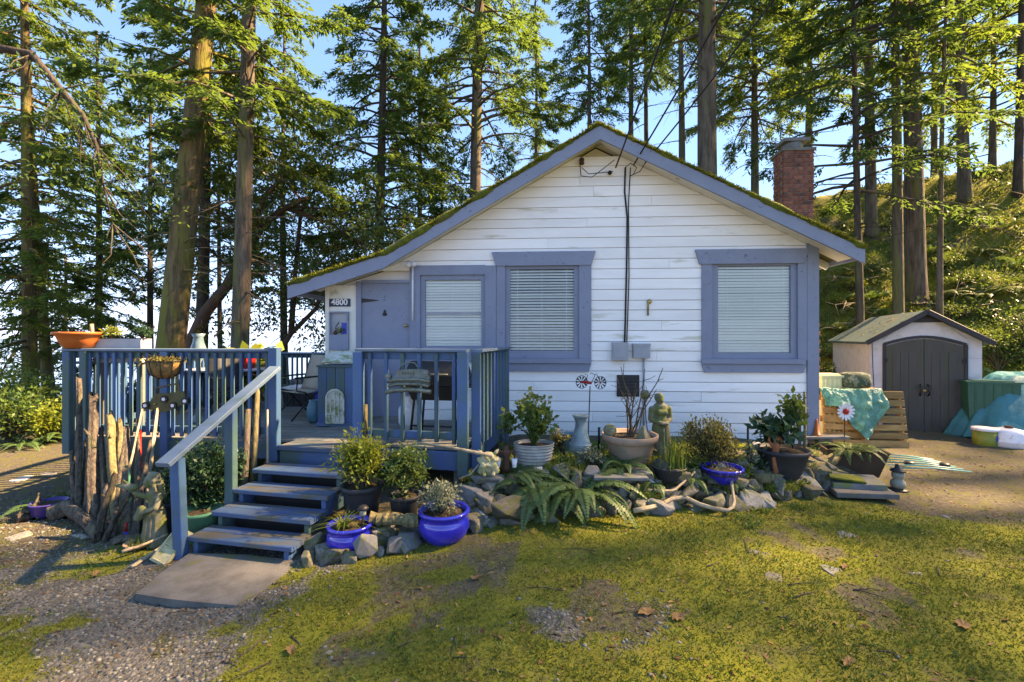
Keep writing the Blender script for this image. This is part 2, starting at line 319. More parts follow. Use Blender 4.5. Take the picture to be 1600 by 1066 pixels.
def masks(x, y):
    """moss, gravel and needle-litter cover: where these really lie on this yard"""
    n1 = fbm(x, y, .9, 41); n2 = fbm(x, y, 2.6, 51); n3 = fbm(x, y, 7, 57)
    edge = -1.3-.12*(y-2.5)+(n1-.5)*1.5+(n2-.5)*.9+(n3-.5)*.5
    gravel = sst(.25, -.55, x-edge)
    gravel = gravel*(1-.85*sst(.60, .68, n1)*sst(-4.5, -3.0, x))
    band = np.exp(-((y-2.72-.12*x)/.28)**2)*sst(-.5, .1, x)*(1-sst(.7, 1.3, x))*sst(.40, .6, n2)
    gravel = np.maximum(gravel, band*.9)
    spots = sst(.63, .74, fbm(x, y, 1.5, 61))*.75
    gravel = np.maximum(gravel, spots*sst(2.6, 1.6, y)*.7)
    dirt = np.maximum(sst(4.6, 5.6, y+.25*(x-2)+(n1-.5)*1.5)*sst(2.5, 3.6, x), sst(.15, -.22, bedfront(x)-y-(n2-.5)*.5)*sst(-2.2, -1.6, x)*sst(4.6, 3.8, x))
    dirt = np.maximum(dirt, sst(5.4, 7.5, y)*sst(-4.5, -5.3, x+(n1-.5)*1.2))
    dirt = np.maximum(dirt, spots*.9)
    dirt = np.maximum(dirt, sst(.58, .70, n3)*.45)
    dirt = np.maximum(dirt, sst(-3.2, -4.2, x+(n1-.5))*sst(3.2, 4.2, y))
    s = hill_s(x, y); dirt = dirt*(1-sst(-.3, .8, s))+sst(-.3, .8, s)*sst(.5, .68, n1)*.6
    gravel = gravel*(1-sst(-2, 0, s))*(1-.75*dirt*sst(4.2, 5.5, y))
    moss = np.clip(1-np.maximum(gravel, dirt), 0, 1)
    return moss, gravel, dirt
mo, gr, di = masks(X.ravel(), Y.ravel())
ca = gme.color_attributes.new('cover', 'FLOAT_COLOR', 'POINT')
ca.data.foreach_set('color', np.stack([mo, gr, di, np.ones_like(mo)], -1).astype(np.float32).ravel())
def groundmat():
    m = bpy.data.materials.new('yard_ground'); m.use_nodes = True; t = m.node_tree; N = t.nodes; Lk = t.links; b = N['Principled BSDF']
    at_ = N.new('ShaderNodeAttribute'); at_.attribute_name = 'cover'; sp = N.new('ShaderNodeSeparateColor'); Lk.new(at_.outputs['Color'], sp.inputs[0])
    tc = N.new('ShaderNodeTexCoord')
    def noi(s, d=6):
        n = N.new('ShaderNodeTexNoise'); n.inputs['Scale'].default_value = s; n.inputs['Detail'].default_value = d; n.inputs['Roughness'].default_value = .65
        Lk.new(tc.outputs['Object'], n.inputs['Vector']); return n.outputs[0]
    def mr(x, a, c, lo=0, hi=1):
        r = N.new('ShaderNodeMapRange'); r.inputs[1].default_value = a; r.inputs[2].default_value = c; r.inputs[3].default_value = lo; r.inputs[4].default_value = hi
        Lk.new(x, r.inputs[0]); return r.outputs[0]
    def mx(f, A, B):
        x = N.new('ShaderNodeMix'); x.data_type = 'RGBA'
        for i, q in ((0, f), (6, A), (7, B)):
            if isinstance(q, tuple): x.inputs[i].default_value = (*q, 1)
            else: Lk.new(q, x.inputs[i])
        return x.outputs[2]
    def ma(op, a, c):
        x = N.new('ShaderNodeMath'); x.operation = op
        for i, q in enumerate((a, c)):
            if isinstance(q, (int, float)): x.inputs[i].default_value = q
            else: Lk.new(q, x.inputs[i])
        return x.outputs[0]
    fine = noi(38, 8); mid = noi(5, 6); big = noi(1.3, 4)
    vo = N.new('ShaderNodeTexVoronoi'); vo.inputs['Scale'].default_value = 42; Lk.new(tc.outputs['Object'], vo.inputs['Vector'])
    moss = mx(mr(fine, .35, .65), (.085,.090,.018), (.165,.170,.028)); moss = mx(mr(mid, .52, .7), moss, (.12,.105,.038)); moss = mx(mr(big, .48, .66), moss, (.155,.165,.022))
    vc = N.new('ShaderNodeSeparateColor'); Lk.new(vo.outputs['Color'], vc.inputs[0])
    grav = mx(vc.outputs[0], (.075,.071,.064), (.175,.165,.148)); grav = mx(mr(mid, .45, .7), grav, (.095,.085,.064))
    dirt = mx(mr(fine, .4, .62), (.055,.048,.038), (.13,.11,.08)); dirt = mx(mr(mid, .48, .6), dirt, (.095,.092,.035))
    wg = mr(ma('ADD', sp.outputs[1], ma('MULTIPLY', ma('SUBTRACT', mid, .5), 1.3)), .38, .62)
    wd = mr(ma('ADD', sp.outputs[2], ma('MULTIPLY', ma('SUBTRACT', mid, .5), 1.3)), .38, .62)
    Lk.new(mx(wd, mx(wg, moss, grav), dirt), b.inputs['Base Color']); b.inputs['Roughness'].default_value = .95; b.inputs['Specular IOR Level'].default_value = .15
    hgt = ma('ADD', ma('MULTIPLY', fine, 1.0), ma('MULTIPLY', ma('SUBTRACT', 1, vo.outputs['Distance']), wg))
    bp = N.new('ShaderNodeBump'); bp.inputs['Strength'].default_value = .8; bp.inputs['Distance'].default_value = .02; Lk.new(hgt, bp.inputs['Height']); Lk.new(bp.outputs[0], b.inputs['Normal'])
    return m
tag(link('ground', gme, groundmat()), kind='structure')
# sea far below the bluff on the left
wm = bpy.data.materials.new('sea_water'); wm.use_nodes = True; b = wm.node_tree.nodes['Principled BSDF']
b.inputs['Base Color'].default_value = (.10,.17,.22,1); b.inputs['Roughness'].default_value = .12; b.inputs['IOR'].default_value = 1.33
wn = wm.node_tree.nodes.new('ShaderNodeTexNoise'); wn.inputs['Scale'].default_value = .6; wb = wm.node_tree.nodes.new('ShaderNodeBump'); wb.inputs['Strength'].default_value = .5; wb.inputs['Distance'].default_value = .4
wm.node_tree.links.new(wn.outputs[0], wb.inputs['Height']); wm.node_tree.links.new(wb.outputs[0], b.inputs['Normal'])
tag(MB().add([(-6000,-3000,-14),(6000,-3000,-14),(6000,7000,-14),(-6000,7000,-14)], [(0,1,2,3)]).build('sea', wm), kind='structure')

# ------------------------------------------------------------ house
PSI = math.atan(.065); P0 = Vector((-2.802, 6.908, 0))
def FU(px, py, v=0.):
    dx = (px-800)/F; nxx, nyy = math.sin(PSI), math.cos(PSI)
    t = (v+P0.x*nxx+P0.y*nyy)/(dx*nxx+nyy); wx, wy = t*dx-P0.x, t-P0.y
    return wx*math.cos(PSI)-wy*math.sin(PSI), CZ-(py-HY)/F*t
house = thing('cottage', 'white clapboard cottage with lilac blue trim and mossy gable roof', 'house', P0, -PSI)
def hbox(mb, px0, py0, px1, py1, v0, v1):
    u0, z1 = FU(px0, py0, v0); u1, z0 = FU(px1, py1, v0); return mb.box((u0, v0, z0), (u1, v1, z1))
OV = -.38
RT = [FU(449, 446, OV), FU(602, 396, OV), FU(937, 195, OV), FU(1352, 388, OV)]   # top line of the rake: low eave, kink, ridge, right eave
ru = [p[0] for p in RT]; rz_ = [p[1] for p in RT]
def roofz(u): return float(np.interp(u, ru, rz_))
UR = FU(1280, 500)[0]; UL = 0.0
DEPTH = 7.5
# wall core
zs = .20
core = [(UL, zs), (UR-.004, zs), (UR-.004, roofz(UR)-.13), (ru[2], rz_[2]-.13), (ru[1], rz_[1]-.13), (UL, roofz(UL)-.12)]
wall = MB().prism(core, .10, DEPTH).build('wall', mt['siding'], house)
# foundation
MB().box((UL+.1, .12, -.6), (UR-.05, DEPTH-.1, .198)).build('foundation', mt['concrete'], house)
# clapboards, one object each
opens = [FU(653, 426)+FU(762, 553), FU(785, 407)+FU(909, 563), FU(1109, 404)+FU(1251, 564)]
uL1 = FU(652, 500)[0]; zL1 = FU(652, 437)[1]; uR1 = FU(1262, 500)[0]
def cross(z, side):
    us = np.linspace(ru[0], ru[2], 400) if side < 0 else np.linspace(ru[3], ru[2], 400)
    for u in us:
        if roofz(u)-.12 >= z: return u
    return ru[2]
z = zs+.01; k = 0
while z < rz_[2]-.30:
    h = [.150, .138, .158, .146][k % 4]+rnd.uniform(-.006, .006); z0, z1 = z+.0016, z+h-.0016
    a0, a1 = cross(z0, -1), cross(z1, -1); b0, b1 = min(cross(z0, 1), uR1), min(cross(z1, 1), uR1)
    lim = uL1 if z0 < zL1 else .0
    a0, a1 = max(a0, lim), max(a1, lim)
    cuts = sorted((o[0], o[2]) for o in opens if z1 > o[3]+.01 and z0 < o[1]-.01)
    segs = []; cur = None
    L_ = a0
    for c0, c1 in cuts: segs.append((L_, c0)); L_ = c1
    segs.append((L_, b0)); out = []
    for (s0, s1) in segs:
        if s1-s0 > 1.6 and rnd.random() < .45:
            j = s0+(s1-s0)*rnd.uniform(.25, .75); out += [(s0, j-.0015), (j+.0015, s1)]
        else: out.append((s0, s1))
    for (s0, s1) in out:
        if s1-s0 < .04: continue
        t0 = a1 if s0 == a0 else s0; t1 = b1 if s1 == b0 else s1
        if t1-t0 < .03: continue
        f = rnd.uniform(0, .004)   # boards a little uneven
        V = [(s0,-f,z0+.006),(s1,-f,z0+.006),(t1,-f+.002,z1),(t0,-f+.002,z1),(s0,.024,z0),(s1,.024,z0),(t1,.024,z1),(t0,.024,z1)]
        MB().add(V, [(0,1,2,3),(4,7,6,5),(0,4,5,1),(1,5,6,2),(2,6,7,3),(3,7,4,0)]).build('board', mt['siding'], wall)
    z += h; k += 1
# corner board
hbox(MB(), 1262, 366, 1280, 688, -.035, .12).build('corner_board', mt['trim'], house)
u0 = FU(1262, 500, -.035)[0]
MB().box((UR-.022, .121, .2), (UR+.022, .26, roofz(UR)-.16)).build('corner_board', mt['trim'], house)
hbox(MB(), 508, 449, 514, 655, -.02, .02).build('corner_board', mt['cream'], house)
# roof slabs, moss rim, bargeboards
RB = DEPTH+.4
mb = MB()
for (i, j) in ((0, 1), (1, 2), (2, 3)):
    (ua, za), (ub, zb) = RT[i], RT[j]
    mb.prism([(ua, za-.075), (ub, zb-.075), (ub, zb), (ua, za)], OV+.03, RB)
roof = mb.build('roof', mt['roof'], house)
def rake(i, j, e0=0, e1=0):
    (ua, za), (ub, zb) = RT[i], RT[j]; w = .19
    MB().prism([(ua+e0, za-.012+0), (ua+e0*1.6, za-w), (ub, zb-w-.01), (ub, zb-.012)], OV, OV+.03).build('bargeboard', mt['trim'], house)
rake(0, 1, .0); rake(1, 2); rake(2, 3)
MB().bar((ru[0]+.02, OV+.05, rz_[0]-.085), (ru[0]+.02, RB, rz_[0]-.085), .025, .10).build('fascia', mt['trim'], house)
MB().bar((ru[3]-.02, OV+.05, rz_[3]-.085), (ru[3]-.02, RB, rz_[3]-.085), .025, .11).build('fascia', mt['trim'], house)
for v in np.arange(.35, 6, .62):
    MB().bar((UR-.1, v, roofz(UR-.1)-.135), (ru[3]-.04, v, rz_[3]-.135), .05, .10).build('rafter_tail', mt['cream'], house)
for v in (OV+.10,):
    MB().prism([(ru[0]+.25, rz_[0]+.0-.02), (ru[1], rz_[1]-.085), (ru[2], rz_[2]-.085), (ru[3]-.05, rz_[3]-.085), (ru[3]-.05, rz_[3]-.10), (ru[2], rz_[2]-.11), (ru[1], rz_[1]-.11), (ru[0]+.25, rz_[0]-.045)], OV+.035, .098).build('soffit', mt['cream'], house)
# moss cushion along the rake and thin moss over the roof
mbm = MB()
for (i, j) in ((0, 1), (1, 2), (2, 3)):
    (ua, za), (ub, zb) = RT[i], RT[j]; n = int(math.hypot(ub-ua, zb-za)/.05)
    for side_v in (OV+.02, OV+.16):
        pts, rad = [], []
        for q in range(n+1):
            t = q/n; u, zz = ua+(ub-ua)*t, za+(zb-za)*t; nn = noise.noise(Vector((u*3, side_v*9, 4)))+.7*noise.noise(Vector((u*9, side_v*9, 2)))
            rad.append(max(.010, .038+.045*nn)); pts.append((u, side_v, zz+.012))
        mbm.tube(pts, rad, 6)
rm = mbm.build('roof_moss', mt['moss'], roof, smooth=True)
n = 26000; seg = NP.choice(3, n, p=[.14, .40, .46]); t = NP.random(n); A = np.array(RT)[seg]; B = np.array(RT)[seg+1]
uz = A+(B-A)*t[:, None]; v = OV-.02+np.abs(NP.normal(0, .09, n)); lump = fbm(uz[:, 0]*2, v*2, 3, 77)
P = np.stack([uz[:, 0], v, uz[:, 1]+.02*lump+NP.normal(0, .012, n)], -1); D = rdir(n)+np.array([0, -.5, .8])
tag(link('moss_tuft', npmesh('moss_tuft', kites(P, D, rdir(n), NP.uniform(.018, .05, n)*(.5+lump), .012)), mt['mossblade'], roof), kind='stuff')
n = 16000; seg = NP.choice(2, n, p=[.46, .54])+1; t = NP.random(n); A = np.array(RT)[seg]; B = np.array(RT)[seg+1]; uz = A+(B-A)*t[:, None]
P = np.stack([uz[:, 0], NP.uniform(OV+.1, 6, n), uz[:, 1]+.005], -1)
tag(link('moss_tuft', npmesh('moss_tuft', kites(P, rdir(n)+np.array([0, 0, .9]), rdir(n), NP.uniform(.03, .09, n), .04)), mt['mossblade'], roof), kind='stuff')

# windows
def window(label, glass, frame, casing, head=None, sill=None, rail=None, openb=.35):
    gx0, gy0, gx1, gy1 = glass; fx0, fy0, fx1, fy1 = frame; cx0, cy0, cx1, cy1 = casing
    mb = MB()
    hbox(mb, cx0, cy0, fx0, cy1, -.03, .03); hbox(mb, fx1, cy0, cx1, cy1, -.03, .03)
    hbox(mb, fx0, cy0, fx1, fy0, -.029, .03); hbox(mb, fx0, fy1, fx1, cy1, -.029, .03)
    w = mb.build('window', mt['trim'], house); w['label'] = label
    mb = MB(); hbox(mb, fx0, fy0, gx0, fy1, .006, .05); hbox(mb, gx1, fy0, fx1, fy1, .006, .05)
    hbox(mb, gx0, fy0, gx1, gy0, .0065, .05); hbox(mb, gx0, gy1, gx1, fy1, .0065, .05); mb.build('sash', mt['trim'], w)
    if head:
        (a, b_), (c, d) = FU(head[0], head[1], -.045), FU(head[2], head[3], -.045); s = .06
        MB().prism([(a, b_), (a+s, d), (c-s, d), (c, b_)], -.048, .022).build('head_casing', mt['trim'], w)
    if sill:
        mb = MB(); hbox(mb, sill[0], sill[1], sill[2], sill[1]+8, -.075, -.0305); mb.build('sill', mt['trim'], w)
        (a, b_), (c, d) = FU(sill[0], sill[1]+8, -.04), FU(sill[2], sill[3], -.04); s = .04
        MB().prism([(a, b_), (a+s*(sill[0] > 800), d), (c-s, d), (c, b_)], -.042, .022).build('apron', mt['trim'], w)
    hbox(MB(), gx0, gy0, gx1, gy1, .036, .039).build('pane', mt['glass'], w)
    if rail: hbox(MB(), gx0, rail-2, gx1, rail+2, .024, .035).build('meeting_rail', mt['metergrey'], w)
    (u0, z1), (u1, z0) = FU(gx0-3, gy0-4, .06), FU(gx1+3, gy1+4, .06); mb = MB(); p = .042; nz = int((z1-z0)/p)
    for q in range(nz):
        zc = z0+p*(q+.5); w_ = .0225; ob = openb+rnd.uniform(-.09, .09); ca, sa = math.cos(ob), math.sin(ob); dz = rnd.uniform(-.002, .002)
        V = [(u0, .053+sa*w_*s_, zc+dz+ca*w_*s_) for s_ in (-1, 0, 1)]+[(u1, .053+sa*w_*s_, zc+dz+ca*w_*s_) for s_ in (-1, 0, 1)]
        V[1] = (V[1][0], V[1][1]-.003, V[1][2]+.001); V[4] = (V[4][0], V[4][1]-.003, V[4][2]+.001)
        mb.add(V, [(0, 3, 4, 1), (1, 4, 5, 2)])
    for f in (.14, .5, .86):
        uu = u0+(u1-u0)*f; mb.box((uu-.0025, .0405, z0), (uu+.0025, .0412, z1))
    tag(mb.build('blind', mt['slat'], w), kind='stuff')
    hbox(MB(), gx0-6, gy0-6, gx1+6, gy1+6, .085, .095).build('dark_backing', mt['dark'], w)  # dark panel standing in for the unlit room behind the blind
    return w
window('double hung window with lowered white blind beside the door', (664, 437, 752, 541), (656, 429, 758, 549), (650, 415, 775, 566), rail=490, openb=.50)
window('lilac framed window with half open blind', (797, 420, 897, 548), (789, 411, 905, 560), (776, 404, 924, 562), (768, 394, 931, 414), (778, 560, 924, 581), openb=.85)
window('lilac framed window with closed blind beside the corner board', (1122, 415, 1236, 551), (1113, 408, 1247, 561), (1097, 402, 1262, 563), (1087, 390, 1264, 411), (1097, 561, 1260, 583), openb=.52)
# door, jambs, panel left of the door
hbox(MB(), 514, 446, 556, 656, -.004, .09).build('cream_panel', mt['cream'], house)
mb = MB(); hbox(mb, 556, 440, 564, 656, -.02, .09); hbox(mb, 640, 418, 650, 656, -.025, .09); hbox(mb, 564, 438, 640, 442, -.015, .09)
mb.build('door_frame', mt['trim'], house)
door = hbox(MB(), 564, 442, 640, 653, .012, .08).build('door', mt['trim'], house)
mb = MB(); (a, b_) = FU(564, 466, .0); (c, d) = FU(591, 473, .0)
mb.prism([(a, b_), (c, (b_+d)/2+.004), (c, (b_+d)/2-.004), (a, d)], .004, .011).build('strap_hinge', mt['black'], door)
hbox(MB(), 564, 626, 570, 634, .004, .011).build('strap_hinge', mt['black'], door)
kx, kz = FU(601, 489); mb = MB(); mb.lathe([(.004, 0), (.03, .004), (.034, .02), (.018, .05), (.016, .07), (.004, .085)], 12, (kx, .0, kz-.04), 1, .4); mb.ball((kx, -.012, kz-.03), .014); mb.build('knocker', mt['black'], door, True)
kx, kz = FU(637, 509); mb = MB(); mb.tube([(kx-.02, .012, kz), (kx-.02, -.03, kz)], .012, 10); mb.ball((kx-.02, -.045, kz), .027); mb.build('door_knob', mt['brass'], door, True)
hbox(MB(), 560, 651, 645, 657, -.06, .02).build('threshold', mt['deckwood'], house)
# flood lamp and its white conduit
kx, kz = FU(646, 412); mb = MB(); mb.tube([(kx, -.04, kz-.02), (kx, -.04, kz-.85)], .014, 8); mb.build('conduit', mt['whitepaint'], house, True)
mb = MB(); mb.lathe([(.05, 0), (.055, .03), (.03, .05)], 14, (kx, -.05, kz-.02)); mb.ball((kx-.035, -.13, kz-.04), .042); mb.ball((kx+.04, -.13, kz-.03), .04); mb.tube([(kx, -.05, kz), (kx-.03, -.11, kz-.03)], .015); mb.build('flood_lamp', mt['whitepaint'], house, True)
# wall fittings
mb = MB(); hbox(mb, 957, 535, 982, 563, -.10, .005); m_ = mb.build('meter_box', mt['metergrey'], house); hbox(MB(), 959, 537, 980, 559, -.106, -.1005).build('lid', mt['metergrey'], m_)
mb = MB(); hbox(mb, 990, 539, 1016, 560, -.09, .005); hbox(mb, 989, 537, 1017, 541, -.098, .005); mb.build('meter_box', mt['metergrey'], house)
u, zt = FU(1005, 560); _, zb = FU(1005, 668); MB().tube([(u, -.03, zt), (u, -.03, zb)], .014, 8).build('conduit', mt['metergrey'], house, True)
hbox(MB(), 964, 586, 999, 620, -.02, .005).build('vent', mt['black'], house)
mb = MB()
for q in range(6): hbox(mb, 966, 588+q*5.4, 997, 590+q*5.4, -.026, -.0205)
mb.build('vent_slat', mt['blackplastic'], house)
u, z_ = FU(1012, 478); mb = MB(); mb.tube([(u, -.02, z_-.14), (u, -.02, z_+.06), (u+.03, -.02, z_+.09)], [.012, .014, .01], 8); mb.ball((u+.02, -.02, z_+.06), .035, sc=(1, .4, 1)); mb.build('brass_hook', mt['brass'], house, True)
def hp(px, py, v): u, z_ = FU(px, py, v); return (u, v, z_)
def wp(px, py, v): return house_m @ Vector(hp(px, py, v))
house_m = Matrix.Translation(P0) @ Matrix.Rotation(-PSI, 4, 'Z')
mb = MB(); mb.tube([hp(977, 262, -.02), hp(976, 300, -.012), hp(980, 340, -.012), hp(979, 420, -.012), hp(977, 500, -.012), hp(976, 536, -.02)], .012, 6); mb.tube([hp(985, 262, -.02), hp(982, 320, -.012), hp(983, 430, -.012), hp(980, 520, -.012), hp(979, 545, -.02)], .007, 6)
mb.build('supply_cable', mt['wire'], house, True)
mb = MB(); mb.lathe([(.03, 0), (.04, .02), (.025, .04), (.04, .06), (.03, .09)], 12, hp(909, 257, -.06)); mb.tube([hp(909, 250, -.06), hp(909, 250, .01)], .012); mb.build('insulator', mt['rust'], house, True)
mb = MB(); mb.tube([hp(953, 270, .01), hp(953, 270, -.06)], .03, 12); mb.build('insulator', mt['black'], house, True)
mb = MB()
for pts in ([(906, 255, -.07), (908, 275, -.09), (925, 277, -.12), (945, 262, -.14), (960, 250, -.12)], [(909, 262, -.08), (920, 272, -.1), (940, 270, -.1), (958, 268, -.1)], [(977, 262, -.03), (985, 255, -.1), (995, 262, -.1), (990, 272, -.06)], [(985, 275, -.04), (1000, 268, -.1), (1008, 255, -.16)]):
    mb.tube([hp(*p) for p in pts], .006, 6)
mb.build('cable_loop', mt['wire'], house, True)
# overhead lines: they leave the gable, pass over the lawn and go on behind the viewer
def overhead(p0, px, py, d, label):
    a = p0; b_ = at(px, py, d); dr = (b_-a); e = a+dr*3.2
    pts = [a+dr*3.2*t+Vector((0, 0, -.55*4*t*(1-t)*.35)) for t in np.linspace(0, 1, 24)]
    o = MB().tube([p-a for p in pts], .011, 6).build('overhead_line', mt['wire'], None, True, loc=a); tag(o, label, 'power line')
overhead(wp(962, 262, -.13), 1054, -30, 3.6, 'thick black power line rising steeply from the black gable insulator')
overhead(wp(990, 258, -.14), 1140, -30, 4.2, 'thin black line rising from the gable beside the cable drop')
overhead(wp(1008, 255, -.16), 1205, -20, 4.6, 'thin line farthest from the ridge over the gable')
# house number, shadow box
def text_mesh(s, size, depth=.004):
    cu = bpy.data.curves.new('t', 'FONT'); cu.body = s; cu.size = size; cu.extrude = depth; cu.align_x = 'CENTER'; cu.align_y = 'CENTER'; cu.offset = size*.02
    to = bpy.data.objects.new('t', cu); COL.objects.link(to); dg = bpy.context.evaluated_depsgraph_get(); dg.update()
    me = bpy.data.meshes.new_from_object(to.evaluated_get(dg)); bpy.data.objects.remove(to); me.name = s; me.materials.clear(); return me
(a, b_), (c, d) = FU(514, 467, -.02), FU(547, 479, -.02)
sg = thing('house_number_sign', 'small navy house number sign reading 4800 on cream panel', 'sign', house_m @ Vector(((a+c)/2, -.012, (b_+d)/2)), -PSI)
MB().box((-(c-a)/2, -.006, -(b_-d)/2), ((c-a)/2, .012, (b_-d)/2)).build('plate', mt['signink'], sg)
link('number', text_mesh('4800', .125), mt['whitepaint'], sg, (0, -.009, .004), (R(90), 0, 0))
(a, b_), (c, d) = FU(514, 487, -.05), FU(544, 547, -.05); w2, h2 = (c-a)/2, (b_-d)/2
sb = thing('shadow_box', 'lilac wall box with a tiny picture scene under the house number', 'wall ornament', house_m @ Vector(((a+c)/2, -.004, (b_+d)/2)), -PSI)
mb = MB(); mb.box((-w2, -.05, -h2), (-w2+.02, 0, h2)); mb.box((w2-.02, -.05, -h2), (w2, 0, h2)); mb.box((-w2+.02, -.0495, h2-.02), (w2-.02, 0, h2)); mb.box((-w2+.02, -.0495, -h2), (w2-.02, 0, -.06)); mb.build('frame', mt['trim'], sb)
MB().box((-w2+.02, -.01, -.06), (w2-.02, -.002, h2-.02)).build('picture', mt['metergrey'], sb)
MB().box((.03, -.014, -.05), (w2-.025, -.0105, .12)).build('picture_sky', mt['blue'], sb)
mb = MB(); mb.tube([(-.05, -.03, -.06), (-.05, -.03, .06), (0, -.03, .13)], .006); mb.ball((-.06, -.03, -.03), .03, sc=(1, .5, 1)); mb.build('figure', mt['rust'], sb, True)
P = NP.normal(0, .02, (60, 3))+np.array([.03, -.03, -.01]); link('sprig', npmesh('sprig', kites(P, rdir(60)+np.array([0, 0, .6]), rdir(60), .05, .015)), mt['leafY'], sb)

# ------------------------------------------------------------ chimney (outside the right-hand wall)
CH = Vector((4.93, 8.36, 0)); chw, chd = .60, .44
ch = bpy.data.objects.new('chimney', None); COL.objects.link(ch); ch.parent = house; ch.location = house_m.inverted() @ CH
ch.scale = (.88, .92, 1); ch['label'] = 'red brick chimney with concrete cap'
zt = 5.10
MB().box((.012, .012, 2.2), (chw-.012, chd-.012, zt)).build('flue_core', mt['mortar'], ch)
base = MB().box((-.45, .0, -.2), (.66, .8, 1.95)).build('base', mt['brick'], ch)
bw, bh, bd = .192, .066, .094; pitch = .0765
bmh = MB().bar((-bw/2, 0, 0), (bw/2, 0, 0), bd, bh, c=.005).mesh('brick'); bmh.materials.append(mt['brick'])
bmv = MB().bar((0, -.064, 0), (0, .064, 0), bd, bh, c=.005).mesh('brick'); bmv.materials.append(mt['brick'])
r = 0; zc = 3.62
while zc < zt-.02:
    lay = [(bw/2, 1), (bw*1.5+.01, 1), (bw*2.5+.02, 1)] if r % 2 else [(.0455, .474), (.091+.01+bw/2, 1), (.091+.02+bw*1.5, 1), (.091+.03+bw*2+.0455, .474)]
    for xx, sx in lay:
        link('brick', bmh, None, ch, (xx, bd/2-.004+rnd.uniform(-.003, .003), zc), (0, 0, 0), (sx, 1, 1))
    for q in range(2):
        yy = bd+.01+.064+q*.14 if r % 2 else bd+.05+.064+q*.14
        link('brick', bmv, None, ch, (bd/2-.004+rnd.uniform(-.003, .003), yy, zc), (0, 0, 0), (1, 1, 1))
    zc += pitch; r += 1
# brick strip low on the base, in view past the corner
zc = .1; r = 0
while zc < 1.95:
    for q in range(2): link('brick', bmh, None, ch, (.58-q*.2-(r % 2)*.1, -.035, zc), (0, 0, 0))
    zc += pitch; r += 1
mb = MB(); mb.box((-.03, -.03, zt), (chw+.03, chd+.03, zt+.05)); mb.build('cap_slab', mt['concrete'], ch)
mb = MB(); mb.lathe([(.20, .05), (.20, .15), (.19, .18), (.02, .19)], 20, (chw/2-.02, chd/2, zt)); mb.box((chw/2-.27, chd/2-.2, zt+.19), (chw/2+.25, chd/2+.2, zt+.25)); mb.build('chimney_pot', mt['slate'], ch)
# ------------------------------------------------------------ deck
DZ = .5; AL = R(12); E1 = Vector((math.cos(AL), -math.sin(AL), 0)); E2 = Vector((math.sin(AL), math.cos(AL), 0)); UP = Vector((0, 0, 1))
deck = thing('deck', 'raised timber deck with weathered blue railings wrapping the cottage door', 'deck', (-3.5, 6.2, DZ)); DO = Vector((-3.5, 6.2, DZ))
def dp(name, mb, mat, sm=False):
    mb.v = [tuple(Vector(p)-DO) for p in mb.v]; return mb.build(name, mat, deck, sm)
hu = Vector((math.cos(PSI), -math.sin(PSI), 0)); hv = Vector((math.sin(PSI), math.cos(PSI), 0))
LF = Vector((-5.45, 5.72, 0)); RFp = Vector((-2.86, 5.52, 0)); C0 = Vector((-.52, 5.0, 0)); B0 = C0-E1*1.20
# floor boards run along the house front
for k in range(30):
    p = LF+hv*(.03+k*.142); a = p+UP*(DZ-.02)
    L = 2.62 if k > 0 else 2.6
    end = a+hu*(L if k*.142 > 1.35 else 2.75+1.6)
    if k*.142 <= 1.28: end = a+hu*4.4
    dp('floor_board', MB().bar(a, end, .135, .038), mt['deckwood'])
for k in range(11):      # boards of the entry part, skewed
    a = C0-E1*2.14+E2*(.07+k*.142)+UP*(DZ-.004); dp('floor_board', MB().bar(a+E1*.02, a+E1*(2.12 if k > 2 else 2.12), .135, .036), mt['deckwood'])
# landing in front of the door side, a step forward
LA = Vector((-2.58, 5.12, 0))
for k in range(3): dp('landing_board', MB().bar(LA+E2*(.075+k*.145)+UP*(DZ-.0), LA+E1*1.1+E2*(.075+k*.145)+UP*(DZ-.0), .138, .04), mt['deckwood'])
dp('landing_nosing', MB().bar(LA-E1*.02-E2*.012+UP*(DZ-.005), LA+E1*1.12-E2*.012+UP*(DZ-.005), .03, .05), mt['treadblue'])
dp('rim_joist', MB().bar(LA+E2*.02+UP*(DZ-.13), LA+E1*1.1+E2*.02+UP*(DZ-.13), .04, .19), mt['deckblue'])
dp('rim_joist', MB().bar(LF+UP*(DZ-.13)-hv*.03, RFp+UP*(DZ-.13)-hv*.03, .04, .19), mt['deckblue'])
dp('rim_joist', MB().bar(LF+UP*(DZ-.13), LF+hv*4.2+UP*(DZ-.13), .04, .19), mt['deckblue'])
dp('rim_joist', MB().bar(B0-E1*.1-E2*.08+UP*(DZ-.11), C0+E1*.05-E2*.08+UP*(DZ-.11), .04, .20), mt['deckblue'])
dp('rim_joist', MB().bar(C0+E1*.05-E2*.05+UP*(DZ-.11), C0+E1*.05+E2*1.55+UP*(DZ-.11), .04, .20), mt['deckblue'])
for p in (LF+hu*.1+hv*.1, LF+hu*1.3+hv*.1, RFp-hu*.1+hv*.1, LF+hu*.1+hv*2, LF+hu*1.3+hv*2, C0-E1*.1+E2*.1, B0+E2*.1, LF+hu*.1+hv*4, LF+hu*2.4+hv*4):
    dp('footing_post', MB().bar((p.x, p.y, -.6), (p.x, p.y, DZ-.04), .09, .09, up=(0, 1, 0)), mt['deckwood'])
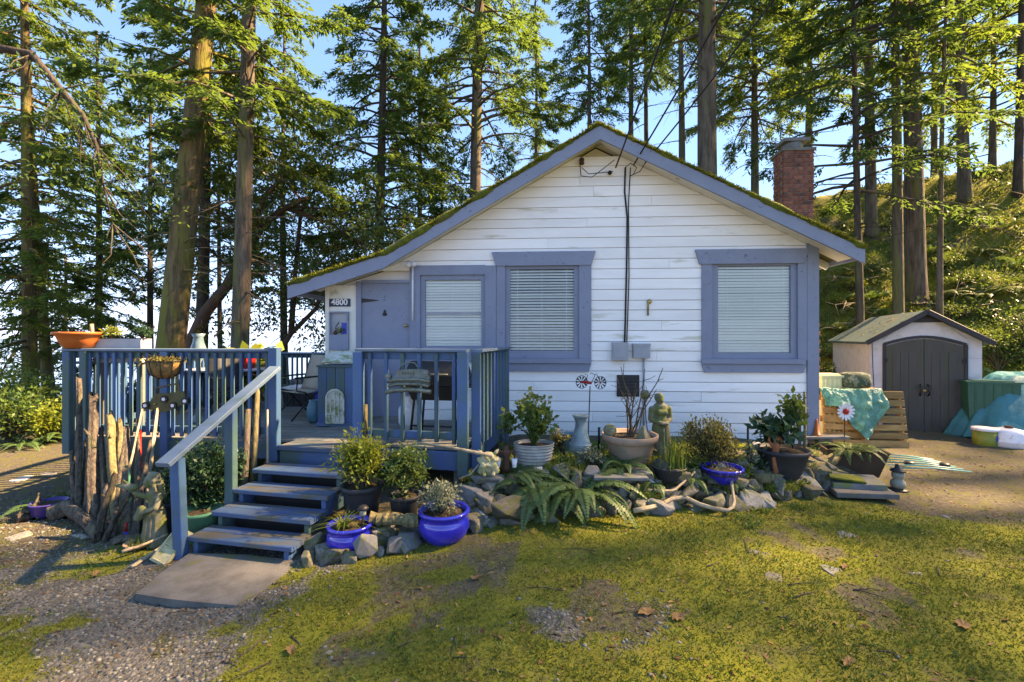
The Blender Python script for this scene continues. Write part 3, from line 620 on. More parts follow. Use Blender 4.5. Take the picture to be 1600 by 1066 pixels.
def railing(a, b_, zt, zb=.56, bal=.105, w=.036, cap=True, capmat='railgrey', n=None, off=None, lower=.0):
    d = (b_-a); L = d.length; d.normalize(); nrm = Vector((d.y, -d.x, 0)) if off is None else off
    dp('top_rail', MB().bar(a+UP*(zt-.06), b_+UP*(zt-.06), .036, .085), mt['deckblue'])
    dp('bottom_rail', MB().bar(a+UP*(zb+.04), b_+UP*(zb+.04), .036, .085), mt['deckblue'])
    if cap: dp('rail_cap', MB().bar(a-d*.06+UP*zt+nrm*.01, b_+d*.05+UP*zt+nrm*.01, .135, .034), mt[capmat])
    n = n or int(L/bal)
    for k in range(n):
        p = a+d*(L*(k+.5)/n)+nrm*.036+d*rnd.uniform(-.004, .004)
        dp('baluster', MB().bar(p+UP*(zb-.03+rnd.uniform(-.012, .008)), p+UP*(zt-.035), w, w, up=nrm), mt['deckblue'])
def post(p, z0, z1, w=.09): dp('post', MB().bar(Vector((p.x, p.y, z0)), Vector((p.x, p.y, z1)), w, w, up=(0, 1, 0)), mt['deckblue'])
railing(LF, RFp, 1.565)
post(LF-hv*.07+hu*.02, .30, 1.545); post(LF+hu*.22-hv*.055, .28, 1.545, .085); pm = at(259, 600, 5.58); post(Vector((pm.x, pm.y, 0)), .22, 1.545, .09); 
NW = Vector((-2.66, 5.16, 0)); post(NW, .34, 1.60, .10); dp('post', MB().bar(RFp+UP*.3, RFp+UP*1.545, .085, .085, up=(0, 1, 0)), mt['deckblue'])
dp('rail_cap', MB().bar(RFp-hu*.05+UP*1.567, NW+hu*.02+UP*1.585, .12, .034), mt['railgrey'])
railing(LF+hv*.1, LF+hv*4.2, 1.40, off=Vector((1, 0, 0))); post(LF+hv*4.2, .3, 1.38)
BK0, BK1 = LF+hv*4.2, LF+hv*4.2+hu*2.7
railing(BK0, BK1, 1.38); post(BK1, .3, 1.36)
railing(B0, C0, 1.575, .60, n=6, w=.042)
post(B0-E1*.03-E2*.05, .42, 1.55, .105); post(C0-E2*.10+E1*.02, .26, 1.555, .115); post(C0+E1*.12+E2*.06, .22, 1.555, .10)
railing(C0+E1*.12+E2*.1, C0+E2*1.42+E1*.12, 1.57, .58, n=8, w=.04, off=E1); post(C0+E2*1.45+E1*.14, .22, 1.55, .085)

# ------------------------------------------------------------ steps with handrail
ST = thing('entry_steps', 'blue painted timber steps with sloping handrail up to the deck', 'steps', (-2.3, 4.2, -.15)); SO = Vector((-2.3, 4.2, -.15))
def spt(name, mb, mat):
    mb.v = [tuple(Vector(p)-SO) for p in mb.v]; return mb.build(name, mat, ST)
S1 = Vector((-2.80, 3.975, 0)); run = .245
for k in range(4):
    zt = 0.0+.125*k; a = S1+E2*run*k+E1*(0.0 if k else 0)
    w = 1.02
    for q in range(2):
        o = E2*(.065+q*.135)
        spt('tread', MB().bar(a+o+UP*(zt-.02), a+o+E1*w+UP*(zt-.02), .131, .042), mt['treadblue'])
    for side in (.05, w-.07):
        p = a+E1*side; z0 = -.35
        if k == 0: spt('stringer', MB().bar(p+E2*.03+UP*(zt-.13), p+E2*.33+UP*(zt-.13), .045, .185), mt['deckblue'])
        else: spt('stringer', MB().bar(p+E2*.045+UP*(zt-.13), p+E2*.34+UP*(zt-.13), .045, .176), mt['deckblue'])
    if k: spt('riser', MB().bar(a+E1*.12+E2*.16+UP*(zt-.13), a+E1*(w-.13)+E2*.16+UP*(zt-.13), .02, .12), mt['dark'])  # riser in near-black, the shade of the gap put into its colour
h0, h1 = at(254, 727, 3.74), at(430, 575, 5.08)
spt('handrail', MB().bar(h0, h1, .135, .042), mt['railgrey'])
q = at(287, 735, 3.96); spt('newel_post', MB().bar(Vector((q.x-.02, q.y, gh(q.x, q.y)-.05)), Vector((q.x-.055, q.y, q.z+.10)), .085, .085, up=(0, 1, 0)), mt['deckblue'])
q = at(361, 700, 4.5); spt('newel_post', MB().bar(Vector((q.x, q.y, 0.02)), Vector((q.x, q.y, 1.03)), .085, .085, up=(0, 1, 0)), mt['deckblue'])
# concrete pad at the foot of the steps
poly = [gp(*p, -.13) for p in ((212, 930), (262, 938), (320, 944), (368, 948), (408, 925), (442, 900), (470, 878), (380, 868), (296, 866), (250, 898))]
c = sum(poly, Vector())/len(poly); n = len(poly)
V = [(p.x-c.x, p.y-c.y, .0) for p in poly]+[(p.x-c.x, p.y-c.y, -.09) for p in poly]
o = MB().add(V, [tuple(range(n))]+[(k, k+n, (k+1) % n+n, (k+1) % n) for k in range(n)]).build('concrete_pad', mt['concrete'], None, False, (c.x, c.y, -.120)); tag(o, 'worn concrete pad at the foot of the blue steps', 'paving slab')

# ------------------------------------------------------------ deck furniture
def lathe_thing(name, label, cat, loc, prof, mat, group=None, n=28, sx=1, sy=1, rz=0, soil=None, **kw):
    t = thing(name, label, cat, loc, rz, group); MB().lathe(prof, n, (0, 0, 0), sx, sy, **kw).build('body', mat, t, True)
    if soil: mb = MB(); mb.lathe([(soil[0]*.98, soil[1]-.03), (soil[0], soil[1]), (soil[0]*.5, soil[1]+.012), (.002, soil[1]+.015)], n, (0, 0, 0), sx, sy); mb.build('soil', mt['soil'], t, True)
    return t
cb = thing('cabinet', 'blue board cabinet standing beside the door under a sloping lid', 'cabinet', at(525, 667, 6.27)+Vector((0, 0, 0)), -PSI)
cb.location.z = DZ+.012
for k in range(4): MB().bar((-.19+k*.1255, 0, .05), (-.19+k*.1255, 0, .80), .022, .122, up=(1, 0, 0), c=.004).build('front_board', mt['deckblue'], cb)
mb = MB(); mb.box((-.25, .012, .02), (-.235, .40, .80)); mb.box((.235, .012, .02), (.25, .40, .80)); mb.box((-.235, .38, .02), (.235, .395, .80)); mb.build('side', mt['deckblue'], cb)
MB().box((-.265, -.03, 0), (.265, .40, .048)).build('plinth', mt['deckblue'], cb)
MB().box((-.265, -.03, .802), (.265, .41, .825)).build('top', mt['deckblue'], cb)
MB().bar((0, .02, .86), (0, .36, 1.0), .44, .02, c=.004).build('lid', mt['lattice'], cb)
lp = thing('arched_lattice', 'small white arched lattice panel leaning on the blue cabinet', 'lattice', at(523, 661, 6.22), -PSI); lp.location.z = DZ+.062
lp.location.y = 6.225
mb = MB(); arc = [(-.12, .0), (-.12, .33)]+[(-.12*math.cos(t), .33+.12*math.sin(t)) for t in np.linspace(.3, math.pi-.3, 7)]+[(.12, .33), (.12, 0)]
for p, q in zip(arc, arc[1:]+arc[:1]): mb.bar((p[0], 0, p[1]), (q[0], 0, q[1]), .022, .02, up=(0, 1, 0), c=.003)
mb.build('frame', mt['lattice'], lp)
MB().prism([(x*.96, z_*.985+.002) for x, z_ in arc], .006, .012).build('backing', mt['lattice'], lp)
for x in (-.06, 0, .06): MB().bar((x, -.006, .01), (x, -.006, .42), .012, .014, up=(0, 1, 0), c=.002).build('slat', mt['lattice'], lp)
for z_ in (.1, .2, .3): MB().bar((-.11, -.002, z_), (.11, -.002, z_), .01, .014, up=(0, 1, 0), c=.002).build('slat', mt['lattice'], lp)
# folding sling chairs
def chair(loc, rz, label, fab):
    t = thing('folding_chair', label, 'chair', loc, rz, 'chairs on the deck')
    for s in (-.25, .25):
        MB().tube([(s, -.28, 0), (s, .06, .36), (s, .20, .42)], .012, 6).build('leg', mt['black'], t, True)
        MB().tube([(s*1.06, .26, 0), (s*1.06, -.08, .40), (s*1.06, -.2, .43)], .012, 6).build('leg', mt['black'], t, True)
        MB().tube([(s, .12, .36), (s, .30, .95)], .012, 6).build('back_frame', mt['black'], t, True)
        mb = MB(); mb.tube([(s*1.1, -.22, .43), (s*1.1, -.2, .61)], .010, 6); mb.bar((s*1.1, -.24, .62), (s*1.1, .20, .63), .04, .025); mb.build('armrest', mt['black'], t)
    mb = MB(); N_ = 10
    V = [(x, .13+.17*j/N_, .42+.52*j/N_-.02*math.sin(j/N_*math.pi)) for j in range(N_+1) for x in (-.245, .245)]; mb.add(V, [(2*j, 2*j+1, 2*j+3, 2*j+2) for j in range(N_)])
    mb.build('back_sling', fab, t, True).modifiers.new('t', 'SOLIDIFY').thickness = .008
    mb = MB(); V = [(x, -.26+.40*j/N_, .42-.03*math.sin(j/N_*math.pi)) for j in range(N_+1) for x in (-.245, .245)]; mb.add(V, [(2*j, 2*j+1, 2*j+3, 2*j+2) for j in range(N_)])
    mb.build('seat_sling', fab, t, True).modifiers.new('t', 'SOLIDIFY').thickness = .008
    MB().tube([(-.25, .2, .08), (.25, .2, .08)], .01, 6).build('crossbar', mt['black'], t, True)
DZ1 = DZ+.012
p = at(471, 645, 7.05); chair((p.x, p.y, DZ1-.012), R(-38), 'folding chair with tan sling standing by the blue cabinet', mt['tan'])
chair((-4.25, 7.0, DZ1-.012), R(60), 'dark sling folding chair behind the slatted railing by the table', mt['blackplastic'])
chair((-5.0, 8.6, DZ1-.012), R(160), 'dark sling folding chair at the back of the deck', mt['blackplastic'])
tb = thing('patio_table', 'grey oval patio table behind the left railing', 'table', (-4.75, 7.75, DZ))
MB().lathe([(.02, .66), (.60, .66), (.63, .675), (.63, .69), (.60, .70), (.02, .70)], 32, sx=1.1, sy=.75).build('table_top', mt['metergrey'], tb, False)
for a in range(4): MB().tube([(.45*math.cos(a*1.571+.78), .3*math.sin(a*1.571+.78), .66), (.52*math.cos(a*1.571+.78), .36*math.sin(a*1.571+.78), 0)], .018, 8).build('leg', mt['black'], tb, True)
def crate(name, label, cat, loc, s, mat, lidm, rz=0):
    t = thing(name, label, cat, loc, rz); x, y, z_ = s; k = .9
    V = [(-x*k, -y*k, 0), (x*k, -y*k, 0), (x*k, y*k, 0), (-x*k, y*k, 0), (-x, -y, z_), (x, -y, z_), (x, y, z_), (-x, y, z_)]
    MB().add(V, [(0,3,2,1),(4,5,6,7),(0,1,5,4),(1,2,6,5),(2,3,7,6),(3,0,4,7)]).build('body', mat, t)
    mb = MB(); mb.box((-x-.02, -y-.02, z_+.001), (x+.02, y+.02, z_+.035)); mb.box((-x*.8, -y*.8, z_+.035), (x*.8, y*.8, z_+.05)); mb.build('lid', lidm, t)
    for q in np.linspace(-.7, .7, 5): MB().bar((x*q, -y*.96, .02), (x*q, -y*1.01, z_-.02), .02, .015).build('rib', mat, t)
crate('cooler', 'red cooler box on the patio table', 'cooler', (-4.55, 7.7, DZ+.70), (.2, .15, .20), mt['red'], mt['whitepaint'])
crate('storage_tote', 'black storage tote with white lid under the chairs', 'tote', (-3.75, 8.3, DZ), (.3, .2, .3), mt['blackplastic'], mt['whitepaint'])
crate('blue_tote', 'small blue tote on the deck behind the tan chair', 'tote', (-3.25, 8.2, DZ), (.2, .16, .24), mt['blue'], mt['blue'])
p = at(491, 660, 6.6); lathe_thing('teal_pot', 'slim teal ceramic jar beside the blue cabinet', 'jar', (p.x+.0, p.y, DZ-.0), [(.06, 0), (.09, .04), (.11, .14), (.09, .24), (.07, .30), (.075, .32), (.06, .32), (.05, .28), (.01, .27)], mt['teal'])
p = at(641, 668, 6.1)
t = thing('propane_tank', 'white propane tank on the deck behind the railing', 'gas tank', (p.x, 6.1, DZ+.012))
MB().lathe([(.10, 0), (.10, .03), (.135, .05), (.15, .09), (.152, .25), (.135, .30), (.09, .33), (.02, .335)], 28).build('tank', mt['whitepaint'], t, True)
mb = MB()
for k in range(17):
    a = R(40+k*17.5); b_ = R(40+(k+1)*17.5); r_ = .095
    mb.add([(r_*math.cos(a), r_*math.sin(a), .32), (r_*math.cos(b_), r_*math.sin(b_), .32), (r_*math.cos(b_), r_*math.sin(b_), .43), (r_*math.cos(a), r_*math.sin(a), .43)], [(0, 1, 2, 3)])
mb.build('collar', mt['whitepaint'], t).modifiers.new('s', 'SOLIDIFY').thickness = .006
mb = MB(); mb.tube([(0, 0, .33), (0, 0, .40)], .02, 8); mb.tube([(-.04, 0, .40), (.04, 0, .40)], .015, 8); mb.build('valve', mt['brass'], t, True)
g = thing('grill', 'black gas grill behind the short railing', 'grill', (-.92, 5.78, DZ+.012), -AL)
mb = MB(); N_ = 8
prof = [(-.22, .62), (-.22, .74)]+[(-.22+.44*i/N_-.0, .74+.17*math.sin(math.pi*i/N_)) for i in range(1, N_)]+[(.22, .74), (.22, .62)]
V = [(x, y, z_) for x in (-.36, .36) for y, z_ in prof]; n = len(prof); mb.add(V, [tuple(range(n)), tuple(range(2*n-1, n-1, -1))]+[(k, n+k, n+(k+1) % n, (k+1) % n) for k in range(n)]); mb.build('lid', mt['black'], g)
MB().add([(x*s, y*s, z_) for z_, s in ((.44, .8), (.615, 1)) for x, y in ((-.35, -.22), (.35, -.22), (.35, .22), (-.35, .22))], [(0,1,2,3),(4,7,6,5),(0,4,5,1),(1,5,6,2),(2,6,7,3),(3,7,4,0)]).build('firebox', mt['black'], g)
for x in (-.3, .3):
    for y in (-.16, .16): MB().tube([(x*.85, y, .47), (x, y*1.1, 0)], .016, 6).build('leg', mt['black'], g, True)
MB().bar((-.28, -.16, .12), (.28, -.16, .12), .02, .02).build('shelf_bar', mt['black'], g)
MB().tube([(-.22, -.27, .76), (.22, -.27, .76)], .012, 8).build('handle', mt['chrome'], g, True)
for s in (-1, 1): MB().box((s*.37, -.18, .60), (s*.56, .18, .62)).build('side_shelf', mt['black'], g)
# bowl and planter on the rail cap
p = at(124, 545, 5.72); bl = lathe_thing('bowl_planter', 'wide orange bowl planter standing on the rail corner', 'planter', (p.x, p.y, 1.583), [(.12, 0), (.15, .01), (.20, .10), (.225, .165), (.255, .17), (.255, .20), (.22, .20), (.19, .15), (.02, .14)], mt['orange'])
mb = MB(); mb.tube([(.18, -.02, .14), (.17, -.02, .30)], .02, 8); mb.build('wooden_peg', mt['driftpale'], bl, True)
p = at(195, 545, 5.9); t = thing('rail_planter', 'pale grey trough planter behind the rail cap', 'planter', (p.x, 5.86, 1.40)); MB().box((-.30, -.08, 0), (.30, .1, .30)).build('trough', mt['metergrey'], t); MB().box((-.28, -.06, .3002), (.28, .08, .31)).build('soil', mt['soil'], t)
[MB().bar((q, .01, -.0), (q, .01, -.9), .04, .04).build('stand_leg', mt['deckwood'], t) for q in (-.25, .25)]
p = at(310, 545, 6.6); lathe_thing('verdigris_vase', 'pale verdigris vase on a stand behind the left railing', 'vase', (p.x, p.y, DZ), [(.12, 0), (.10, .05), (.03, .12), (.03, .85), (.08, .95), (.10, 1.05), (.07, 1.15), (.06, 1.22), (.09, 1.27), (.07, 1.27), (.02, 1.2)], mt['tealglaze'])

# ------------------------------------------------------------ ornaments on the railing
p = at(249, 592, 5.42)
hb = thing('hanging_basket', 'coconut lined wall basket on the left railing post', 'basket', (p.x, 5.50, p.z))
MB().lathe([(.02, 0), (.10, .01), (.16, .06), (.19, .13), (.20, .20), (.185, .20), (.15, .15), (.02, .14)], 24, sy=.6).build('liner', mt['coco'], hb, True)
for a in np.linspace(0, 2*math.pi, 10)[:-1]: MB().tube([(.205*math.cos(a)*f, .205*.6*math.sin(a)*f, z_) for f, z_ in ((.3, -.004), (.85, .05), (1, .20))], .006, 5).build('rib', mt['black'], hb, True)
MB().tube([(.207*math.cos(a), .207*.6*math.sin(a), .205) for a in np.linspace(0, 2*math.pi, 25)], .007, 5).build('rim', mt['black'], hb, True)
n = 500; P = NP.normal(0, 1, (n, 3))*np.array([.11, .05, .02])+np.array([0, 0, .2]); link('trailing_plant', npmesh('trailing_plant', kites(P, rdir(n)+np.array([0, -.3, .5]), rdir(n), .06, .018)), mt['leafBrown'], hb)
# olive tin jeep silhouette
jp = thing('tin_jeep', 'olive tin jeep ornament hung on the left railing below the basket', 'wall ornament', at(256, 622, 5.42)); S = 5.42/F
jp.location.y = 5.475
def jq(px, py): return ((px-256)*S, (622-py)*S)
poly = [jq(*q) for q in ((236, 642), (226, 640), (224, 634), (233, 626), (240, 616), (266, 614), (284, 612), (287, 622), (284, 632), (268, 640), (254, 645))]
MB().prism(poly, -.03, .0).build('body', mt['olive'], jp)
mb = MB(); w_ = [jq(*q) for q in ((240, 616), (240, 607), (262, 602), (276, 600), (277, 612))]
for a, b_ in zip(w_, w_[1:]): mb.bar((a[0], -.02, a[1]), (b_[0], -.02, b_[1]), .02, .02)
mb.build('windscreen_frame', mt['olive'], jp)
for q in ((255, 624), (269, 634), (288, 627), (226, 634)):
    x, z_ = jq(*q); wl = MB().tube([(x, -.05, z_), (x, -.005, z_)], .042, 16).build('wheel', mt['black'], jp, False); MB().tube([(x, -.056, z_), (x, -.0505, z_)], .02, 12).build('hub', mt['whitepaint'], wl)
for q in ((224, 641), (235, 642), (240, 632)): x, z_ = jq(*q); MB().ball((x, -.035, z_), .016).build('lamp', mt['brass'], jp, True)
# car front ornament
S = 5.05/F; cp_ = at(642, 596, 5.05); cf = thing('tin_car_front', 'grey green tin car front ornament on the short railing', 'wall ornament', (cp_.x, 5.045, cp_.z), -AL)
def cq(px, py): return ((px-642)*S, (596-py)*S)
mb = MB(); mb.prism([cq(*q) for q in ((612, 602), (610, 592), (620, 588), (622, 580), (632, 577), (660, 576), (668, 578), (674, 580), (676, 590), (674, 602))], -.05, 0); mb.build('bonnet', mt['greytin'], cf)
mb = MB(); pts = [cq(*q) for q in ((625, 578), (628, 570), (640, 566), (650, 567), (656, 575))]; mb.tube([(x, -.02, z_) for x, z_ in pts], .008, 6); mb.build('windscreen_frame', mt['greytin'], cf, True)
for yy, ins in ((594, 0), (601, 2), (610, -2)): 
    pts = [cq(*q) for q in ((607+ins, yy+3), (622, yy-1), (642, yy-2), (662, yy-2), (677-ins, yy+1))]; mb = MB(); mb.tube([(x, -.062-.01*(k in (1, 2, 3)), z_) for k, (x, z_) in enumerate(pts)], .017 if yy < 605 else .026, 8); mb.build('bumper' if yy > 605 else 'grille_bar', mt['chrome'], cf, True)
for q in ((607.5, 588), (670, 582)): x, z_ = cq(*q); hl = MB().tube([(x, -.07, z_), (x, -.02, z_)], .034, 16).build('headlight', mt['greytin'], cf); MB().ball((x, -.07, z_), .022, sc=(1, .5, 1)).build('lens', mt['lamp'], hl, True)
x, z_ = cq(642, 606); MB().box((x-.05, -.092, z_-.025), (x+.05, -.088, z_+.02)).build('number_plate', mt['olive'], cf)
mb = MB()
for k in range(5): x, z_ = cq(632+k*4.5, 583); mb.box((x-.006, -.055, z_-.012), (x+.006, -.0505, z_+.012))
mb.build('bonnet_letters', mt['olive'], cf)

# ------------------------------------------------------------ shed
SA = R(24.4); SF = gp(1360, 672, -.05); sh = thing('garden_shed', 'grey resin garden shed with dark arched double doors', 'shed', (SF.x, SF.y, -.05), -SA)
sw, sd, shh, spk = 1.60, 3.2, 1.74, 2.26
front = [(0, 0), (sw, 0), (sw, shh), (sw/2, spk-.07), (0, shh)]
MB().prism(front, 0.02, sd).build('wall', mt['shedwall'], sh)
# front face panels, each with a groove round it
dx0, dx1, dh = .23, sw-.24, 1.78
for k in range(5):
    z0 = .02+k*.345; z1 = min(z0+.335, shh)
    MB().box((.0, .0, z0), (dx0-.035, .0195, z1)).build('panel', mt['shedwall'], sh); MB().box((dx1+.035, 0, z0), (sw, .0195, z1)).build('panel', mt['shedwall'], sh)
    for q in range(2): MB().box((-.012, .05+q*(sd-.06)/2, z0), (-.0005, .03+(q+1)*(sd-.06)/2, z1)).build('panel', mt['shedwall'], sh)
arcp = [(dx0-.04, shh-.02), (dx0-.04, 1.66)]+[(dx0-.04+(dx1-dx0+.08)*t, 1.66+.135*math.sin(math.pi*t)) for t in np.linspace(.05, .95, 11)]+[(dx1+.04, 1.66), (dx1+.04, shh-.02), (sw/2+.25, spk-.20), (sw/2-.25, spk-.20)]
MB().prism(arcp, .0, .0195).build('gable_panel', mt['shedwall'], sh)
mb = MB(); ar = [(dx0-.02, 0), (dx0-.02, 1.64)]+[(dx0-.02+(dx1-dx0+.04)*t, 1.64+.135*math.sin(math.pi*t)) for t in np.linspace(.04, .96, 12)]+[(dx1+.02, 1.64), (dx1+.02, 0)]
for a, b_ in zip(ar, ar[1:]): mb.bar((a[0], -.005, a[1]), (b_[0], -.005, b_[1]), .05, .05, up=(0, 1, 0))
mb.build('door_frame', mt['shedtrim'], sh)
mid = (dx0+dx1)/2; top = lambda x: 1.60+.135*math.sin(math.pi*(x-dx0)/(dx1-dx0))
for s, (a, b_) in ((-1, (dx0, mid-.006)), (1, (mid+.006, dx1))):
    xs_ = np.linspace(a, b_, 8); d = MB().prism([(a, .03)]+[(x, top(x)) for x in xs_]+[(b_, .03)], -.012, .015).build('door', mt['sheddoor'], sh)
    n = 3; m0, m1 = a+.10, b_-.10
    for zz0, zz1 in ((.12, .72), (.80, 1.50)):
        for k in range(n):
            w_ = (m1-m0)/n; MB().box((m0+k*w_+.004, -.019, zz0), (m0+(k+1)*w_-.004, -.0125, zz1)).build('door_plank', mt['sheddoor'], d)
    x = mid+s*.055; mb = MB(); mb.tube([(x, -.012, .70), (x+s*.012, -.06, .74), (x+s*.0, -.065, .80), (x+s*.012, -.06, .86), (x, -.012, .90)], .014, 8); mb.build('handle', mt['black'], d, True)
    for zz in (.25, 1.3): MB().box(((a if s < 0 else b_)-.025, -.03, zz), ((a if s < 0 else b_)+.025, -.0125, zz+.08)).build('hinge', mt['black'], d)
mb = MB(); mb.box((mid-.02, -.045, .78), (mid+.02, -.02, .81)); mb.build('padlock', mt['brass'], sh)
oh = .10
for s in (0, 1):
    x0 = -oh if s == 0 else sw+oh; ze = shh-.06
    MB().prism([(x0, ze), (sw/2, spk), (sw/2, spk-.05), (x0, ze-.045)] if s == 0 else [(sw/2, spk), (x0, ze), (x0, ze-.045), (sw/2, spk-.05)], -.16, sd+.1).build('roof_slope', mt['shedroof'], sh)
    MB().bar((x0, -.175, ze-.02), (sw/2, -.175, spk-.03), .03, .085, up=(0, 0, 1)).build('gable_trim', mt['shedtrim'], sh)
MB().prism([(sw/2-.36, spk-.22), (sw/2+.36, spk-.22), (sw/2+.08, spk-.075), (sw/2-.08, spk-.075)], -.03, .0).build('gable_vent', mt['shedtrim'], sh)
MB().tube([(.02, -.02, shh-.05), (.03, -.03, 1.2), (.06, -.02, .6)], .006, 5).build('cord', mt['wire'], sh)
n = 60; P = np.stack([NP.uniform(.05, sw/2-.1, n), NP.normal(1.0, .6, n).clip(-.1, sd), np.zeros(n)], -1); P[:, 2] = (shh-.06)+(P[:, 0]+oh)/(sw/2+oh)*(spk-shh+.06)+.008
tag(link('leaf_litter', npmesh('leaf_litter', kites(P, rdir(n)*np.array([1, 1, .3]), np.tile([-.4, 0, 1.], (n, 1)), .07, .03)), mt['litter'], sh), kind='stuff')

# pallet, tarpaulins, bags by the shed
pl = thing('pallet', 'upright timber pallet standing before the shed', 'pallet', (gp(1350, 697).x, gp(1350, 697).y, 0), R(-6))
pl.rotation_euler = (R(-8), 0, R(-6)); pl.location.z = gh(pl.location.x, pl.location.y)-.02
for k in range(7): MB().bar((-.60, -.05, .06+k*.128), (.62, -.05, .06+k*.128), .02, .095+.02*(k % 3 == 0), up=(0, 0, 1)).build('slat', mt['pallet'], pl)
for x in (-.55, 0, .57): MB().bar((x, 0, .0), (x, 0, .88), .08, .035, up=(1, 0, 0)).build('stringer', mt['pallet'], pl)
for k in range(3): MB().bar((-.6, .05, .1+k*.34), (.62, .05, .1+k*.34), .02, .09).build('back_slat', mt['pallet'], pl)
def cloth(name, label, loc, fn, nu, nv, mat, rz=0, th=.006):
    V = [fn(i/nu, j/nv) for j in range(nv+1) for i in range(nu+1)]; Fc = [(j*(nu+1)+i, j*(nu+1)+i+1, (j+1)*(nu+1)+i+1, (j+1)*(nu+1)+i) for j in range(nv) for i in range(nu)]
    o = MB().add(V, Fc).build(name, mat, None, True, loc, (0, 0, rz)); o.modifiers.new('s', 'SOLIDIFY').thickness = th; return tag(o, label, 'tarp')
def tg(u, v):      # hangs over the pallet, a pointed flap in front
    wid = .94; x = -.62+u*wid+.02*math.sin(9*v)
    L = .30+.55*max(0, 1-abs(u-.60)/.42)**.9; back = .35
    s = v*(back+L)
    w_ = .03*noise.noise(Vector((x*11, s*9, 1)))+.03*noise.noise(Vector((x*4, s*3, 5)))+.02*abs(noise.noise(Vector((x*18, s*12, 8))))
    if s < back: return (x, .30-s*.75, .78+.14*(s/back)+w_)
    q = s-back; return (x*(1-.15*q)+.02*q, -.075-.05*math.sin(min(q*6, 1.5))-.03*math.sin(x*16+q*4)*min(1, q*3)+w_-.04*q, .925-q*.97+.01*math.sin(x*8))
t_ = cloth('green_tarp', 'crinkled green tarpaulin slung over the pallet', pl.location, tg, 60, 50, mt['tarpgreen'], R(-6)); t_.rotation_euler = pl.rotation_euler
p = at(1335, 603, 7.75); bag = thing('camouflage_bag', 'camouflage patterned bag behind the pallet', 'bag', (p.x, p.y, 0)); 
MB().box((-.25, -.2, -.05), (.25, .2, p.z-.02)).build('stand', mt['pallet'], bag)
mb = MB(); mb.lathe([(.05, 0), (.25, .01), (.26, .12), (.24, .21), (.17, .245), (.02, .25)], 20, (0, 0, p.z-.02), 1, .7); mb.build('bag', mt['camo'], bag, True)
p = at(1297, 603, 7.9); crate('storage_box', 'cream storage box between the brick base and the camouflage bag', 'box', (p.x-.05, p.y, 0), (.22, .2, p.z+.16), mt['creambox'], mt['creambox'])
TC = Vector((9.0, 8.1, 0))
def tt(u, v):
    a = u*2*math.pi; ca, sa = math.cos(a), math.sin(a); r_ = v
    q = 1/(abs(ca)**3.2+abs(sa)**3.2)**(1/3.2); rx = 1.24*q*(1+.07*noise.noise(Vector((ca*2, sa*2, 3)))); ry = .68*q*(1+.1*noise.noise(Vector((ca*2, sa*2, 9))))
    pleat = math.sin(a*15+2.5*noise.noise(Vector((ca*3, sa*3, 1))))*.075*max(0, r_-.45)**1.2
    x, y = ca*rx*(r_+pleat), sa*ry*(r_+pleat)
    top = 1.06*(1-max(0, (r_-.30)/.70)**1.35); ridge = -.12*abs(x*.5+.15*math.sin(y*3))
    lift = .24*max(0, math.cos(a-R(262)))**3*(r_**5)
    cr = .045*(1-2*abs(noise.noise(Vector((x*1.7, y*1.7, 2)))))+.016*(1-2*abs(noise.noise(Vector((x*4, y*4, 5)))))+.007*(1-2*abs(noise.noise(Vector((x*13, y*13, 8)))))
    return (x+cr*.4*ca, y+cr*.4*sa, max(top+ridge*(1-r_)+lift+cr*(1-r_**6)-.02, -.03))
cloth('teal_tarp', 'large teal tarpaulin heaped over stored goods beside the shed', (TC.x, TC.y, gh(TC.x, TC.y)), tt, 150, 46, mt['tarp'])
p = gp(1539, 694); b_ = lathe_thing('bucket', 'yellow and green bucket at the foot of the teal tarpaulin', 'bucket', (p.x, p.y, gh(p.x, p.y)-.01), [(.14, 0), (.145, .01), (.155, .24)], mt['yellow'])
MB().lathe([(.158, .24), (.168, .245), (.168, .275), (.16, .285), (.01, .285)], 28).build('lid', mt['whitepaint'], b_, True)
MB().ball((.05, -.135, .14), .06, sc=(1, .25, 1)).build('blue_print', mt['blue'], b_, True)
p = gp(1576, 696); b_ = lathe_thing('white_tank', 'stained white squat tank beside the yellow bucket', 'tank', (p.x, p.y, gh(p.x, p.y)-.01), [(.19, 0), (.225, .03), (.235, .10), (.238, .105), (.235, .11), (.232, .22), (.20, .275), (.10, .30), (.01, .305)], mt['whitepaint'])
MB().lathe([(.05, .29), (.05, .335), (.03, .34), (.005, .34)], 14).build('valve', mt['rust'], b_, True)
crate('green_bin', 'dark green lidded bin next to the shed door', 'bin', (8.27, 7.98, gh(8.27, 7.98)), (.34, .15, .93), mt['plasticgreen'], mt['plasticgreen'], -SA)
# turquoise tube frame on the ground
p = gp(1428, 728); fr = thing('tube_frame', 'folded turquoise tube frame lying on the dirt', 'garden frame', (p.x, p.y, gh(p.x, p.y)), R(-12))
for k in range(6): MB().tube([(-.42+.03*k, -.26+.10*k, .02+.014*k), (.1, -.22+.085*k, .035+.008*k), (.48-.04*k, -.26+.07*k, .02+.01*k)], .009, 6).build('tube', mt['turq'], fr, True)
for x in (-.1, .3): MB().ball((x, -.08, .05), .05, sc=(1.3, 1, .6)).build('joint', mt['black'], fr, True)
